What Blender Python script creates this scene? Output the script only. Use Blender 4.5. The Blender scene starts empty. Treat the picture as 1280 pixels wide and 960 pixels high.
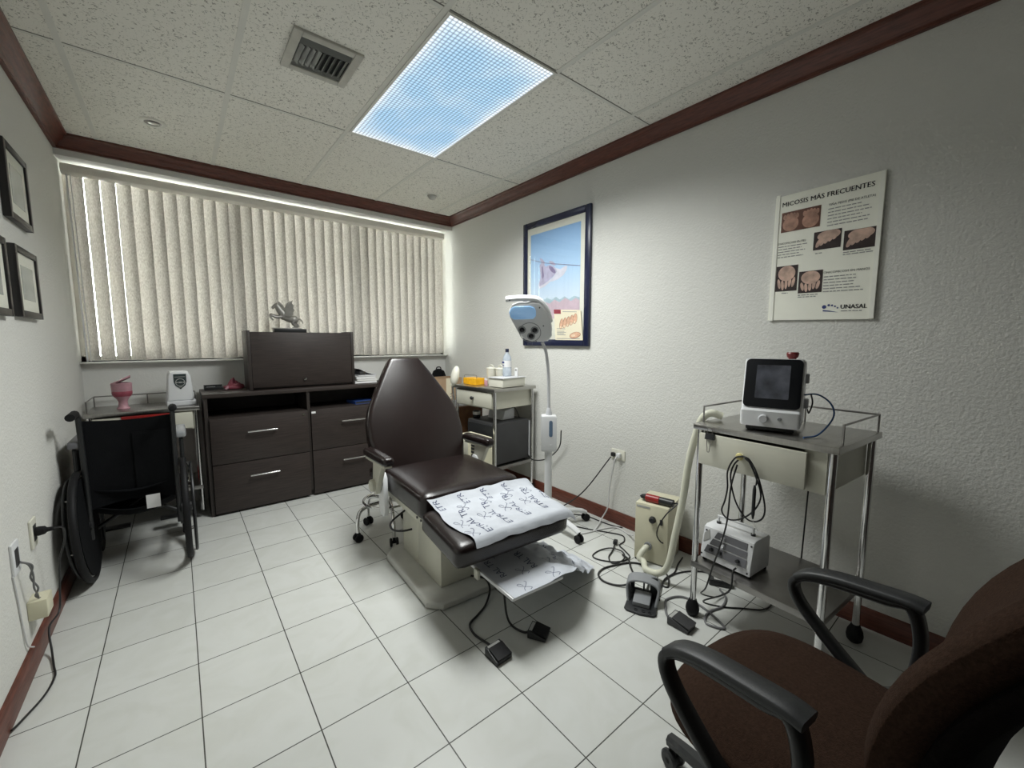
import bpy, bmesh, math, random
from mathutils import Vector, Matrix, noise
random.seed(7)
SC = bpy.context.scene
COL = SC.collection
PI = math.pi
V = Vector
def R(d): return math.radians(d)

# ------------------------------------------------------------------ materials
MATS = {}
def new_mat(name):
    m = bpy.data.materials.new(name); m.use_nodes = True
    MATS[name] = m
    nt = m.node_tree
    return m, nt, nt.nodes['Principled BSDF']
def mat(name, col, rough=.5, metal=0, bump=0, scale=60, var=0, vscale=8, detail=3, spec=.5, coat=0, stretch=None, alpha=1, trans=0, emit=None, es=0, sheen=0):
    m, nt, b = new_mat(name)
    N, L = nt.nodes, nt.links
    b.inputs['Base Color'].default_value = (*col, 1)
    b.inputs['Roughness'].default_value = rough
    b.inputs['Metallic'].default_value = metal
    b.inputs['Specular IOR Level'].default_value = spec
    b.inputs['Coat Weight'].default_value = coat
    b.inputs['Coat Roughness'].default_value = .15
    b.inputs['Alpha'].default_value = alpha
    b.inputs['Transmission Weight'].default_value = trans
    b.inputs['Sheen Weight'].default_value = sheen
    if emit:
        b.inputs['Emission Color'].default_value = (*emit, 1); b.inputs['Emission Strength'].default_value = es
    tc = N.new('ShaderNodeTexCoord'); src = tc.outputs['Object']
    if stretch:
        mp = N.new('ShaderNodeMapping'); mp.inputs['Scale'].default_value = stretch
        L.new(src, mp.inputs['Vector']); src = mp.outputs['Vector']
    if var:
        n = N.new('ShaderNodeTexNoise'); n.inputs['Scale'].default_value = vscale; n.inputs['Detail'].default_value = detail
        L.new(src, n.inputs['Vector'])
        r = N.new('ShaderNodeValToRGB')
        r.color_ramp.elements[0].position = .3; r.color_ramp.elements[1].position = .7
        r.color_ramp.elements[0].color = (*[max(0, c * (1 - var)) for c in col], 1)
        r.color_ramp.elements[1].color = (*[min(1, c * (1 + var)) for c in col], 1)
        L.new(n.outputs['Fac'], r.inputs['Fac']); L.new(r.outputs['Color'], b.inputs['Base Color'])
    if bump:
        n = N.new('ShaderNodeTexNoise'); n.inputs['Scale'].default_value = scale; n.inputs['Detail'].default_value = detail
        L.new(src, n.inputs['Vector'])
        bp = N.new('ShaderNodeBump'); bp.inputs['Strength'].default_value = bump; bp.inputs['Distance'].default_value = .01
        L.new(n.outputs['Fac'], bp.inputs['Height']); L.new(bp.outputs['Normal'], b.inputs['Normal'])
    return m

mat('stucco', (.68, .678, .642), .85, bump=.42, scale=95, detail=7, spec=.2)
mat('plaster', (.72, .72, .69), .85, bump=.15, scale=60, spec=.2)
mat('wood_trim', (.115, .035, .022), .38, var=.35, vscale=14, stretch=(1, 1, 12), bump=.06, scale=30)
mat('laminate', (.031, .022, .019), .5, var=.35, vscale=10, stretch=(.7, 1, 14), detail=5, bump=.04, scale=30)
mat('laminate_side', (.030, .023, .020), .5, var=.2, vscale=10, stretch=(1, .7, 14))
mat('cabinet_interior', (.022, .018, .016), .6, var=.2)
mat('leather', (.0115, .0065, .006), .27, bump=.10, scale=260, detail=2, var=.15, vscale=5, spec=.55)
mat('cream_metal', (.60, .59, .50), .42, var=.04, vscale=6)
mat('ivory_metal', (.66, .63, .47), .42, var=.04, vscale=6)
mat('steel', (.42, .41, .39), .28, metal=1, var=.08, vscale=6, stretch=(1, 18, 1))
mat('chrome', (.72, .72, .72), .12, metal=1, var=.03)
mat('dull_steel', (.30, .29, .28), .35, metal=1, var=.08)
mat('black_rubber', (.008, .008, .009), .6, bump=.05, spec=.25)
mat('black_plastic', (.016, .017, .018), .38, bump=.05, scale=300)
mat('dark_grey_plastic', (.015, .0165, .018), .48, bump=.05, scale=300)
mat('grey_plastic', (.25, .26, .27), .45, bump=.05, scale=300)
mat('charcoal', (.035, .035, .037), .5, var=.1)
mat('brown_fabric', (.038, .021, .014), .95, bump=.35, scale=420, var=.25, vscale=160, spec=.1)
mat('white_plastic', (.74, .75, .76), .35, var=.02)
mat('offwhite_plastic', (.70, .69, .60), .4, var=.03)
mat('silver_plastic', (.60, .61, .63), .35, var=.03)
mat('navy_lacquer', (.014, .018, .050), .25, var=.15)
mat('black_frame', (.014, .013, .013), .4, var=.15)
mat('mat_board', (.78, .75, .66), .8, var=.02)
mat('photo_grey', (.42, .42, .39), .25, var=.12, vscale=10)
mat('paper', (.50, .525, .57), .75, var=.03, vscale=14, bump=.4, scale=17)
mat('white_paper', (.80, .80, .80), .8, var=.02)
mat('ink_blue', (.055, .065, .13), .7, var=.1)
mat('ink_black', (.02, .02, .022), .6, var=.1)
mat('ink_grey', (.30, .30, .29), .7, var=.1)
mat('ink_navy', (.03, .05, .20), .6, var=.1)
mat('poster_board', (.90, .90, .80), .3, var=.02)
mat('acrylic_edge', (.92, .92, .84), .15, var=.02)
mat('skin_print', (.45, .25, .18), .4, var=.35, vscale=30)
mat('skin_print_light', (.58, .40, .32), .4, var=.3, vscale=30)
mat('photo_dark', (.035, .022, .022), .35, var=.3, vscale=20)
mat('photo_brown', (.14, .06, .04), .35, var=.3, vscale=20)
mat('shoe_print', (.50, .46, .62), .6, var=.12, vscale=30)
mat('shoe_print_pale', (.70, .68, .78), .6, var=.06, vscale=30)
mat('shoe_print_dark', (.25, .20, .34), .6, var=.12, vscale=30)
mat('pink_ridge', (.62, .47, .54), .6, var=.06, vscale=30)
mat('ridge_teal', (.42, .55, .62), .6, var=.08, vscale=30)
mat('leaflet_cream', (.78, .72, .55), .5, var=.04)
mat('leaflet_red', (.30, .04, .06), .5, var=.1)
mat('foot_print', (.66, .40, .27), .5, var=.2, vscale=60)
mat('foot_outline', (.30, .13, .08), .5, var=.2)
mat('nail_print', (.80, .62, .45), .5, var=.1, vscale=60)
mat('amber', (.95, .46, .015), .25, var=.15, vscale=40, spec=.6)
mat('pink_plastic', (.46, .25, .29), .4, var=.25, vscale=14)
mat('pink_dark', (.30, .06, .09), .4, var=.3, vscale=20)
mat('red_plastic', (.30, .016, .014), .35, var=.15)
mat('dark_red', (.16, .012, .012), .35, var=.15)
mat('yellow_plastic', (.66, .58, .26), .35, var=.1)
mat('cardboard', (.42, .29, .18), .85, var=.08, vscale=12)
mat('brown_wood', (.22, .11, .055), .5, var=.3, vscale=10, stretch=(1, 8, 1))
mat('blue_plastic', (.03, .08, .30), .4, var=.1)
mat('blue_cable', (.03, .10, .26), .4, var=.1)
mat('badge_dark', (.03, .045, .045), .4, var=.1)
mat('pewter', (.30, .29, .27), .42, metal=.55, var=.15, vscale=20)
mat('screen_glass', (.085, .09, .11), .08, var=.5, vscale=14, spec=.6)
mat('hose_plastic', (.66, .66, .54), .4, var=.04, vscale=14)
mat('white_cord', (.62, .62, .62), .5, var=.05)
mat('grey_cord', (.16, .16, .165), .5, var=.05)
mat('black_cord', (.012, .012, .013), .45, var=.05)
mat('black_fabric', (.007, .0055, .005), .95, bump=.3, scale=420, var=.2, vscale=160, spec=.08)
mat('nylon', (.0045, .005, .006), .8, bump=.2, scale=300, var=.1, spec=.12)
mat('bronze_aluminium', (.05, .043, .038), .4, metal=.6, var=.1)
mat('anodised', (.62, .60, .55), .4, metal=.3, var=.05)
mat('blind_rail', (.86, .82, .75), .45, var=.02)
mat('stone_white', (.56, .56, .52), .35, var=.08, vscale=9, detail=6)
mat('pale_bulb', (.55, .55, .52), .2, metal=.5, var=.1)
mat('lens_blue', (.28, .50, .78), .12, var=.06, coat=.6, emit=(.3, .55, .9), es=.22)
mat('lens_black', (.010, .010, .012), .12, var=.1, spec=.3)
mat('bezel_black', (.007, .008, .010), .35, var=.1, spec=.25)
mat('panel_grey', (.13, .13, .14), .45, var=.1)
mat('control_blue', (.12, .18, .27), .25, var=.1)
mat('vent_metal', (.50, .49, .44), .5, var=.1, vscale=20)
mat('vent_fin', (.13, .135, .125), .45, metal=.2, var=.15)
mat('vent_shade', (.02, .022, .022), .8, var=.2)
mat('t_bar', (.74, .735, .68), .6, var=.03)
mat('ceiling_gap_shade', (.16, .155, .14), .8, var=.1)
mat('clear_plastic', (.62, .70, .80), .12, var=.03, alpha=.55)
mat('brass', (.62, .50, .24), .3, metal=.7, var=.1)
mat('silver_label', (.52, .52, .50), .4, metal=.4, var=.1)

def make_floor_mat():
    m, nt, b = new_mat('floor_tile'); N, L = nt.nodes, nt.links
    tc = N.new('ShaderNodeTexCoord')
    br = N.new('ShaderNodeTexBrick'); br.offset = 0; br.squash = 1
    br.inputs['Scale'].default_value = 1; br.inputs['Brick Width'].default_value = .3083; br.inputs['Row Height'].default_value = .3083
    br.inputs['Mortar Size'].default_value = .0022; br.inputs['Mortar Smooth'].default_value = .2; br.inputs['Bias'].default_value = 0
    br.inputs['Color1'].default_value = (.58, .59, .565, 1); br.inputs['Color2'].default_value = (.62, .63, .605, 1)
    br.inputs['Mortar'].default_value = (.075, .075, .068, 1)
    L.new(tc.outputs['Object'], br.inputs['Vector'])
    n = N.new('ShaderNodeTexNoise'); n.inputs['Scale'].default_value = 5; n.inputs['Detail'].default_value = 7; n.inputs['Distortion'].default_value = 1.6
    L.new(tc.outputs['Object'], n.inputs['Vector'])
    r = N.new('ShaderNodeValToRGB'); r.color_ramp.elements[0].position = .35; r.color_ramp.elements[1].position = .6
    r.color_ramp.elements[0].color = (.945, .945, .93, 1); r.color_ramp.elements[1].color = (1, 1, 1, 1)
    L.new(n.outputs['Fac'], r.inputs['Fac'])
    mx = N.new('ShaderNodeMix'); mx.data_type = 'RGBA'; mx.blend_type = 'MULTIPLY'; mx.inputs['Factor'].default_value = 1
    L.new(br.outputs['Color'], mx.inputs['A']); L.new(r.outputs['Color'], mx.inputs['B'])
    L.new(mx.outputs['Result'], b.inputs['Base Color'])
    b.inputs['Roughness'].default_value = .27; b.inputs['Specular IOR Level'].default_value = .4
    bp = N.new('ShaderNodeBump'); bp.inputs['Strength'].default_value = .4; bp.inputs['Distance'].default_value = .002; bp.invert = True
    L.new(br.outputs['Fac'], bp.inputs['Height']); L.new(bp.outputs['Normal'], b.inputs['Normal'])
make_floor_mat()
def make_ceiling_mat():
    m, nt, b = new_mat('ceiling_tile'); N, L = nt.nodes, nt.links
    tc = N.new('ShaderNodeTexCoord')
    n = N.new('ShaderNodeTexNoise'); n.inputs['Scale'].default_value = 88; n.inputs['Detail'].default_value = 1.5; n.inputs['Distortion'].default_value = 1.2
    L.new(tc.outputs['Object'], n.inputs['Vector'])
    r = N.new('ShaderNodeValToRGB'); r.color_ramp.elements[0].position = .33; r.color_ramp.elements[1].position = .41
    r.color_ramp.elements[0].color = (.40, .39, .345, 1); r.color_ramp.elements[1].color = (.86, .845, .78, 1)
    L.new(n.outputs['Fac'], r.inputs['Fac']); L.new(r.outputs['Color'], b.inputs['Base Color'])
    b.inputs['Roughness'].default_value = .95; b.inputs['Specular IOR Level'].default_value = .1
    bp = N.new('ShaderNodeBump'); bp.inputs['Strength'].default_value = .35; bp.inputs['Distance'].default_value = .004
    L.new(r.outputs['Color'], bp.inputs['Height']); L.new(bp.outputs['Normal'], b.inputs['Normal'])
make_ceiling_mat()
def make_blind_mat():
    m, nt, b = new_mat('blind_fabric'); N, L = nt.nodes, nt.links
    N.remove(b)
    tc = N.new('ShaderNodeTexCoord')
    mp = N.new('ShaderNodeMapping'); mp.inputs['Scale'].default_value = (1, 1, .45); L.new(tc.outputs['Object'], mp.inputs['Vector'])
    n = N.new('ShaderNodeTexNoise'); n.inputs['Scale'].default_value = 150; n.inputs['Detail'].default_value = 4
    L.new(mp.outputs['Vector'], n.inputs['Vector'])
    r = N.new('ShaderNodeValToRGB'); r.color_ramp.elements[0].position = .3; r.color_ramp.elements[1].position = .7
    r.color_ramp.elements[0].color = (.44, .42, .39, 1); r.color_ramp.elements[1].color = (.68, .665, .635, 1)
    L.new(n.outputs['Fac'], r.inputs['Fac'])
    d = N.new('ShaderNodeBsdfDiffuse'); t = N.new('ShaderNodeBsdfTranslucent'); mx = N.new('ShaderNodeMixShader'); mx.inputs['Fac'].default_value = .5
    L.new(r.outputs['Color'], d.inputs['Color']); L.new(r.outputs['Color'], t.inputs['Color'])
    L.new(d.outputs[0], mx.inputs[1]); L.new(t.outputs[0], mx.inputs[2])
    L.new(mx.outputs[0], N['Material Output'].inputs['Surface'])
make_blind_mat()
def make_glass(name, tint, fac):
    m, nt, b = new_mat(name); N, L = nt.nodes, nt.links
    N.remove(b)
    t = N.new('ShaderNodeBsdfTransparent'); t.inputs['Color'].default_value = (*tint, 1)
    g = N.new('ShaderNodeBsdfGlossy'); g.inputs['Roughness'].default_value = .03
    fr = N.new('ShaderNodeFresnel'); fr.inputs['IOR'].default_value = 1.45
    mu = N.new('ShaderNodeMath'); mu.operation = 'MULTIPLY'; mu.inputs[1].default_value = fac
    L.new(fr.outputs[0], mu.inputs[0])
    mx = N.new('ShaderNodeMixShader'); L.new(mu.outputs[0], mx.inputs['Fac'])
    L.new(t.outputs[0], mx.inputs[1]); L.new(g.outputs[0], mx.inputs[2]); L.new(mx.outputs[0], N['Material Output'].inputs['Surface'])
make_glass('window_glass', (.92, .95, .94), 1)
make_glass('picture_glass', (.98, .99, .99), .06)
def make_diffuser():
    # prismatic lens over the tubes: small bright cells, cool inside, whiter along its edges
    m, nt, b = new_mat('lamp_lens'); N, L = nt.nodes, nt.links
    N.remove(b)
    tc = N.new('ShaderNodeTexCoord')
    sx = N.new('ShaderNodeSeparateXYZ'); L.new(tc.outputs['Object'], sx.inputs[0])
    def math_(op, a, bb=None):
        k = N.new('ShaderNodeMath'); k.operation = op
        for i, s in enumerate((a, bb)):
            if s is None: continue
            if isinstance(s, (int, float)): k.inputs[i].default_value = s
            else: L.new(s, k.inputs[i])
        return k.outputs[0]
    px = math_('POWER', math_('ABSOLUTE', math_('SINE', math_('MULTIPLY', sx.outputs['X'], PI / .0205))), .5)
    py = math_('POWER', math_('ABSOLUTE', math_('SINE', math_('MULTIPLY', sx.outputs['Y'], PI / .0205))), .5)
    cell = math_('MULTIPLY', px, py)
    ex = math_('DIVIDE', math_('ABSOLUTE', sx.outputs['X']), .285)
    ey = math_('DIVIDE', math_('ABSOLUTE', sx.outputs['Y']), .585)
    edge = math_('POWER', math_('MAXIMUM', ex, ey), 9)
    n = N.new('ShaderNodeTexNoise'); n.inputs['Scale'].default_value = 5; n.inputs['Detail'].default_value = 2
    L.new(tc.outputs['Object'], n.inputs['Vector'])
    ed = math_('MINIMUM', math_('ADD', math_('MULTIPLY', edge, .8), math_('MULTIPLY', math_('SUBTRACT', n.outputs['Fac'], .45), .9)), 1)
    ed = math_('MAXIMUM', ed, 0)
    mx = N.new('ShaderNodeMix'); mx.data_type = 'RGBA'
    mx.inputs['A'].default_value = (.40, .62, .84, 1); mx.inputs['B'].default_value = (.92, .97, 1, 1)
    L.new(ed, mx.inputs['Factor'])
    st = math_('ADD', .22, math_('MULTIPLY', cell, .80))
    st = math_('MULTIPLY', st, LENS)
    e = N.new('ShaderNodeEmission'); L.new(mx.outputs['Result'], e.inputs['Color']); L.new(st, e.inputs['Strength'])
    L.new(e.outputs[0], N['Material Output'].inputs['Surface'])
# ------------------------------------------------------------------ light levels
LENS = 1.3
AREA_W = 45
SPREAD = 148
WORLD = 13.5
EXPOSURE = 0.09
make_diffuser()
def make_print_sky():
    m, nt, b = new_mat('print_sky'); N, L = nt.nodes, nt.links
    tc = N.new('ShaderNodeTexCoord'); sx = N.new('ShaderNodeSeparateXYZ'); L.new(tc.outputs['Generated'], sx.inputs[0])
    r = N.new('ShaderNodeValToRGB'); e = r.color_ramp.elements
    e[0].position = .25; e[0].color = (.74, .79, .88, 1); e[1].position = 1; e[1].color = (.27, .47, .78, 1)
    k = e.new(.62); k.color = (.46, .65, .88, 1)
    L.new(sx.outputs['Z'], r.inputs['Fac']); L.new(r.outputs['Color'], b.inputs['Base Color']); b.inputs['Roughness'].default_value = .6
make_print_sky()

# ------------------------------------------------------------------ mesh builder
def root_of(o):
    while o.parent: o = o.parent
    return o
class MB:
    def __init__(s): s.bm = bmesh.new()
    def _merge(s, t, M=None):
        if M is not None: bmesh.ops.transform(t, matrix=M, verts=t.verts)
        me = bpy.data.meshes.new('tmp'); t.to_mesh(me); t.free()
        s.bm.from_mesh(me); bpy.data.meshes.remove(me); return s
    def box(s, x0, x1, y0, y1, z0, z1, bev=0, seg=2, M=None):
        t = bmesh.new(); bmesh.ops.create_cube(t, size=1)
        for v in t.verts: v.co = V((x0 + (v.co.x + .5) * (x1 - x0), y0 + (v.co.y + .5) * (y1 - y0), z0 + (v.co.z + .5) * (z1 - z0)))
        if bev: bmesh.ops.bevel(t, geom=t.edges[:], offset=bev, segments=seg, profile=.5, affect='EDGES')
        return s._merge(t, M)
    def prism(s, pts, o, u, v, n, d0, d1, bev=0, seg=2):
        """polygon pts in the frame (o; u, v), extruded along n from d0 to d1"""
        o, u, v, n = V(o), V(u), V(v), V(n)
        t = bmesh.new()
        a = [t.verts.new(o + u * p[0] + v * p[1] + n * d0) for p in pts]
        b = [t.verts.new(o + u * p[0] + v * p[1] + n * d1) for p in pts]
        k = len(pts)
        fa = t.faces.new(a); fb = t.faces.new(b)
        for i in range(k): t.faces.new((a[i], a[(i + 1) % k], b[(i + 1) % k], b[i]))
        bmesh.ops.recalc_face_normals(t, faces=t.faces[:])
        if bev:
            ed = list({e for f in (fa, fb) for e in f.edges})
            bmesh.ops.bevel(t, geom=ed, offset=bev, segments=seg, profile=.5, affect='EDGES')
        return s._merge(t)
    def lathe(s, prof, c=(0, 0, 0), axis=(0, 0, 1), seg=24):
        t = bmesh.new(); rings = []
        for r, z in prof:
            if r < 1e-6: rings.append([t.verts.new((0, 0, z))])
            else: rings.append([t.verts.new((r * math.cos(2 * PI * i / seg), r * math.sin(2 * PI * i / seg), z)) for i in range(seg)])
        for a, b in zip(rings, rings[1:]):
            for i in range(seg):
                j = (i + 1) % seg
                if len(a) == 1 and len(b) == 1: continue
                if len(a) == 1: t.faces.new((a[0], b[j], b[i]))
                elif len(b) == 1: t.faces.new((a[i], a[j], b[0]))
                else: t.faces.new((a[i], a[j], b[j], b[i]))
        bmesh.ops.recalc_face_normals(t, faces=t.faces[:])
        q = V((0, 0, 1)).rotation_difference(V(axis).normalized())
        return s._merge(t, Matrix.Translation(V(c)) @ q.to_matrix().to_4x4())
    def cyl(s, p0, p1, r0, r1=None, seg=16, bev=0):
        p0, p1 = V(p0), V(p1); r1 = r0 if r1 is None else r1; L = (p1 - p0).length
        if bev: pr = [(0, 0), (r0 - bev, 0), (r0, bev), (r1, L - bev), (r1 - bev, L), (0, L)]
        else: pr = [(0, 0), (r0, 0), (r1, L), (0, L)]
        return s.lathe(pr, p0, p1 - p0, seg)
    def ball(s, c, r, sx=1, sy=1, sz=1, M=None, seg=16):
        t = bmesh.new(); bmesh.ops.create_uvsphere(t, u_segments=seg, v_segments=max(6, seg // 2), radius=r)
        X = Matrix.Translation(V(c)) @ (M.to_4x4() if M else Matrix.Identity(4)) @ Matrix.Diagonal((sx, sy, sz, 1))
        return s._merge(t, X)
    def tube(s, pts, r, seg=8, smooth=6, closed=False, taper=None):
        P = catmull(pts, smooth, closed) if smooth > 1 else [V(p) for p in pts]
        t = bmesh.new(); n = len(P); rings = []
        tan = []
        for i in range(n):
            a = P[(i - 1) % n] if closed or i > 0 else P[i]; b = P[(i + 1) % n] if closed or i < n - 1 else P[i]
            d = b - a; tan.append(d.normalized() if d.length > 1e-9 else V((0, 0, 1)))
        up = V((0, 0, 1)) if abs(tan[0].z) < .9 else V((1, 0, 0))
        nrm = tan[0].cross(up).normalized()
        for i in range(n):
            if i: nrm = tan[i - 1].rotation_difference(tan[i]) @ nrm
            nrm = (nrm - tan[i] * nrm.dot(tan[i])).normalized(); bn = tan[i].cross(nrm)
            rr = r if taper is None else r + (taper - r) * i / (n - 1)
            rings.append([t.verts.new(P[i] + (nrm * math.cos(2 * PI * k / seg) + bn * math.sin(2 * PI * k / seg)) * rr) for k in range(seg)])
        for i in range(n if closed else n - 1):
            a, b = rings[i], rings[(i + 1) % n]
            for k in range(seg): t.faces.new((a[k], a[(k + 1) % seg], b[(k + 1) % seg], b[k]))
        if not closed: t.faces.new(rings[0][::-1]); t.faces.new(rings[-1])
        bmesh.ops.recalc_face_normals(t, faces=t.faces[:])
        return s._merge(t)
    def band(s, pts, side, w, th, smooth=6, closed=False, wf=None):
        """flat strap swept along pts: width w along the fixed vector side, thickness th across"""
        P = catmull(pts, smooth, closed) if smooth > 1 else [V(p) for p in pts]
        side = V(side).normalized(); t = bmesh.new(); n = len(P); rings = []
        for i in range(n):
            a = P[(i - 1) % n] if closed or i > 0 else P[i]; b = P[(i + 1) % n] if closed or i < n - 1 else P[i]
            d = (b - a).normalized(); nn = side.cross(d).normalized()
            ww = w if wf is None else w * wf(i / (n - 1))
            ch = min(th, ww) * .28
            sec = [(-ww / 2 + ch, -th / 2), (ww / 2 - ch, -th / 2), (ww / 2, -th / 2 + ch), (ww / 2, th / 2 - ch), (ww / 2 - ch, th / 2), (-ww / 2 + ch, th / 2), (-ww / 2, th / 2 - ch), (-ww / 2, -th / 2 + ch)]
            rings.append([t.verts.new(P[i] + side * x + nn * y) for x, y in sec])
        for i in range(n if closed else n - 1):
            a, b = rings[i], rings[(i + 1) % n]
            for k in range(8): t.faces.new((a[k], a[(k + 1) % 8], b[(k + 1) % 8], b[k]))
        if not closed: t.faces.new(rings[0][::-1]); t.faces.new(rings[-1])
        bmesh.ops.recalc_face_normals(t, faces=t.faces[:])
        return s._merge(t)
    def sheet(s, f, nu, nv, th=0):
        """surface f(u, v), 0..1; th gives it a thickness along its normal"""
        t = bmesh.new()
        g = [[t.verts.new(f(i / nu, j / nv)) for j in range(nv + 1)] for i in range(nu + 1)]
        for i in range(nu):
            for j in range(nv): t.faces.new((g[i][j], g[i + 1][j], g[i + 1][j + 1], g[i][j + 1]))
        if th:
            t.normal_update()
            nm = {v: v.normal.copy() for v in t.verts}
            h = [[t.verts.new(g[i][j].co - nm[g[i][j]] * th) for j in range(nv + 1)] for i in range(nu + 1)]
            for i in range(nu):
                for j in range(nv): t.faces.new((h[i][j], h[i][j + 1], h[i + 1][j + 1], h[i + 1][j]))
            for i in range(nu):
                for j in (0, nv): t.faces.new((g[i][j], g[i + 1][j], h[i + 1][j], h[i][j]))
            for j in range(nv):
                for i in (0, nu): t.faces.new((g[i][j], g[i][j + 1], h[i][j + 1], h[i][j]))
            bmesh.ops.recalc_face_normals(t, faces=t.faces[:])
        return s._merge(t)
    def cushion(s, x0, x1, y0, y1, z0, z1, r=.03, dome=.012, n=14, M=None):
        """upholstered pad: rounded plan and edges, slightly domed top"""
        t = bmesh.new(); bmesh.ops.create_cube(t, size=2)
        bmesh.ops.subdivide_edges(t, edges=t.edges[:], cuts=n, use_grid_fill=True)
        hx, hy, hz = (x1 - x0) / 2, (y1 - y0) / 2, (z1 - z0) / 2
        rr = min(r, hx, hy, hz)
        for v in t.verts:
            p = V((v.co.x * hx, v.co.y * hy, v.co.z * hz))
            c = V((max(-hx + rr, min(hx - rr, p.x)), max(-hy + rr, min(hy - rr, p.y)), max(-hz + rr, min(hz - rr, p.z))))
            d = p - c
            if d.length > 1e-9: p = c + d.normalized() * rr
            k = (1 - (p.x / hx) ** 2) * (1 - (p.y / hy) ** 2)
            if p.z > 0: p.z += dome * k
            v.co = p + V(((x0 + x1) / 2, (y0 + y1) / 2, (z0 + z1) / 2))
        return s._merge(t, M)
    def build(s, name, m, parent=None, w=False, ang=38, label=None, kind=None, bevel=None):
        me = bpy.data.meshes.new(name)
        if w and parent is not None:
            bmesh.ops.transform(s.bm, matrix=root_of(parent).matrix_basis.inverted(), verts=s.bm.verts)
        s.bm.to_mesh(me); s.bm.free()
        for p in me.polygons: p.use_smooth = True
        me.set_sharp_from_angle(angle=R(ang))
        me.materials.append(MATS[m])
        o = bpy.data.objects.new(name, me); COL.objects.link(o)
        if parent is not None: o.parent = parent
        if label: o['label'] = label
        if kind: o['kind'] = kind
        return o
def catmull(pts, k, closed=False):
    P = [V(p) for p in pts]; n = len(P)
    if n < 3: return P
    out = []
    for i in range(n if closed else n - 1):
        p1, p2 = P[i], P[(i + 1) % n]
        p0 = P[(i - 1) % n] if closed or i > 0 else p1 * 2 - p2
        p3 = P[(i + 2) % n] if closed or i < n - 2 else p2 * 2 - p1
        for j in range(k):
            t = j / k
            out.append(.5 * ((2 * p1) + (p2 - p0) * t + (2 * p0 - 5 * p1 + 4 * p2 - p3) * t * t + (3 * p1 - p0 - 3 * p2 + p3) * t ** 3))
    if not closed: out.append(P[-1])
    return out
def thing(name, label, cat, loc=(0, 0, 0), rz=0, group=None):
    o = bpy.data.objects.new(name, None); COL.objects.link(o); o.empty_display_size = .05
    o.matrix_basis = Matrix.Translation(V(loc)) @ Matrix.Rotation(R(rz), 4, 'Z')
    return tag(o, label, cat, group)
def tag(o, label, cat, group=None):
    o['label'] = label; o['category'] = cat
    if group: o['group'] = group
    return o
def dup(root, loc, rz=0, label=None, group=None):
    r = root.copy(); COL.objects.link(r)
    r.matrix_basis = Matrix.Translation(V(loc)) @ Matrix.Rotation(R(rz), 4, 'Z')
    if label: r['label'] = label
    if group: r['group'] = group
    for ch in list(root.children):
        c = ch.copy(); COL.objects.link(c); c.parent = r
        for g in ch.children:
            d = g.copy(); COL.objects.link(d); d.parent = c
    return r
def struct(mb, name, m, ang=30): return mb.build(name, m, kind='structure', ang=ang)
def text_mesh(body, size, offset=0, space=1):
    c = bpy.data.curves.new('lettering', 'FONT'); c.body = body; c.size = size; c.offset = offset; c.space_character = space
    c.resolution_u = 2
    o = bpy.data.objects.new('lettering', c); COL.objects.link(o)
    dg = bpy.context.evaluated_depsgraph_get()
    me = bpy.data.meshes.new_from_object(o.evaluated_get(dg))
    bpy.data.objects.remove(o); bpy.data.curves.remove(c)
    return me
def add_text(mb, body, size, f, offset=0, width=None, space=1):
    """letters of body mapped by f(x, y) -> point; width stretches them to a given length"""
    me = text_mesh(body, size, offset, space)
    t = bmesh.new(); t.from_mesh(me); bpy.data.meshes.remove(me)
    xs = [v.co.x for v in t.verts]; x0, x1 = min(xs), max(xs)
    k = (width / (x1 - x0)) if width else 1
    for v in t.verts: v.co = f((v.co.x - x0) * k, v.co.y)
    mb._merge(t); return mb

# ------------------------------------------------------------------ room shell
XL, XR, YB, YS, YF, H = -.205, 2.69, 1.53, 1.34, -3.2, 2.587
struct(MB().box(XL - .1, XR + .1, YF - .1, YB + .1, -.08, 0), 'floor', 'floor_tile')
struct(MB().box(XL - .1, XR + .1, YF - .1, YB + .1, H, H + .08), 'ceiling', 'ceiling_tile')
struct(MB().box(XL - .1, XL, YF - .1, YB + .1, 0, H), 'wall_left', 'stucco')
struct(MB().box(XR, XR + .1, YF - .1, YB + .1, 0, H), 'wall_right', 'stucco')
struct(MB().box(XL, XR, YF - .1, YF, 0, H), 'wall_front', 'laminate')  # unseen wall, dark finish put on it to cut bounced light
WZ0, WZ1 = 1.135, 2.47
struct(MB().box(XL, XR, YB, YB + .1, 0, WZ0).box(XL, XR, YB, YB + .1, WZ1 + .03, H), 'wall_back', 'plaster')
# lowered beam over the window recess
struct(MB().box(XL, XR, YS, YB, 2.468, H), 'trim_1', 'plaster')
# crown moulding, three runs with a cove profile (out, down)
CROWN = [(0, 0), (.078, 0), (.078, -.012), (.066, -.018), (.056, -.034), (.046, -.040), (.034, -.050), (.024, -.066), (.016, -.070), (.016, -.080), (0, -.080)]
def run(mb, prof, axis, a0, a1, wall, z):
    for_pts = []
    if axis == 'y+': mb.prism(prof, (wall, 0, z), (-1, 0, 0), (0, 0, 1), (0, 1, 0), a0, a1)
    if axis == 'y-': mb.prism(prof, (wall, 0, z), (1, 0, 0), (0, 0, 1), (0, 1, 0), a0, a1)
    if axis == 'x': mb.prism(prof, (0, wall, z), (0, -1, 0), (0, 0, 1), (1, 0, 0), a0, a1)
    return mb
struct(run(MB(), CROWN, 'y+', YF, YS, XR, H), 'trim_2', 'wood_trim')
struct(run(MB(), CROWN, 'y-', YF, YS, XL, H), 'trim_3', 'wood_trim')
struct(run(MB(), CROWN, 'x', XL, XR, YS, H), 'trim_4', 'wood_trim')
BASE = [(0, 0), (.016, 0), (.016, .072), (.012, .080), (.008, .088), (0, .090)]
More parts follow.
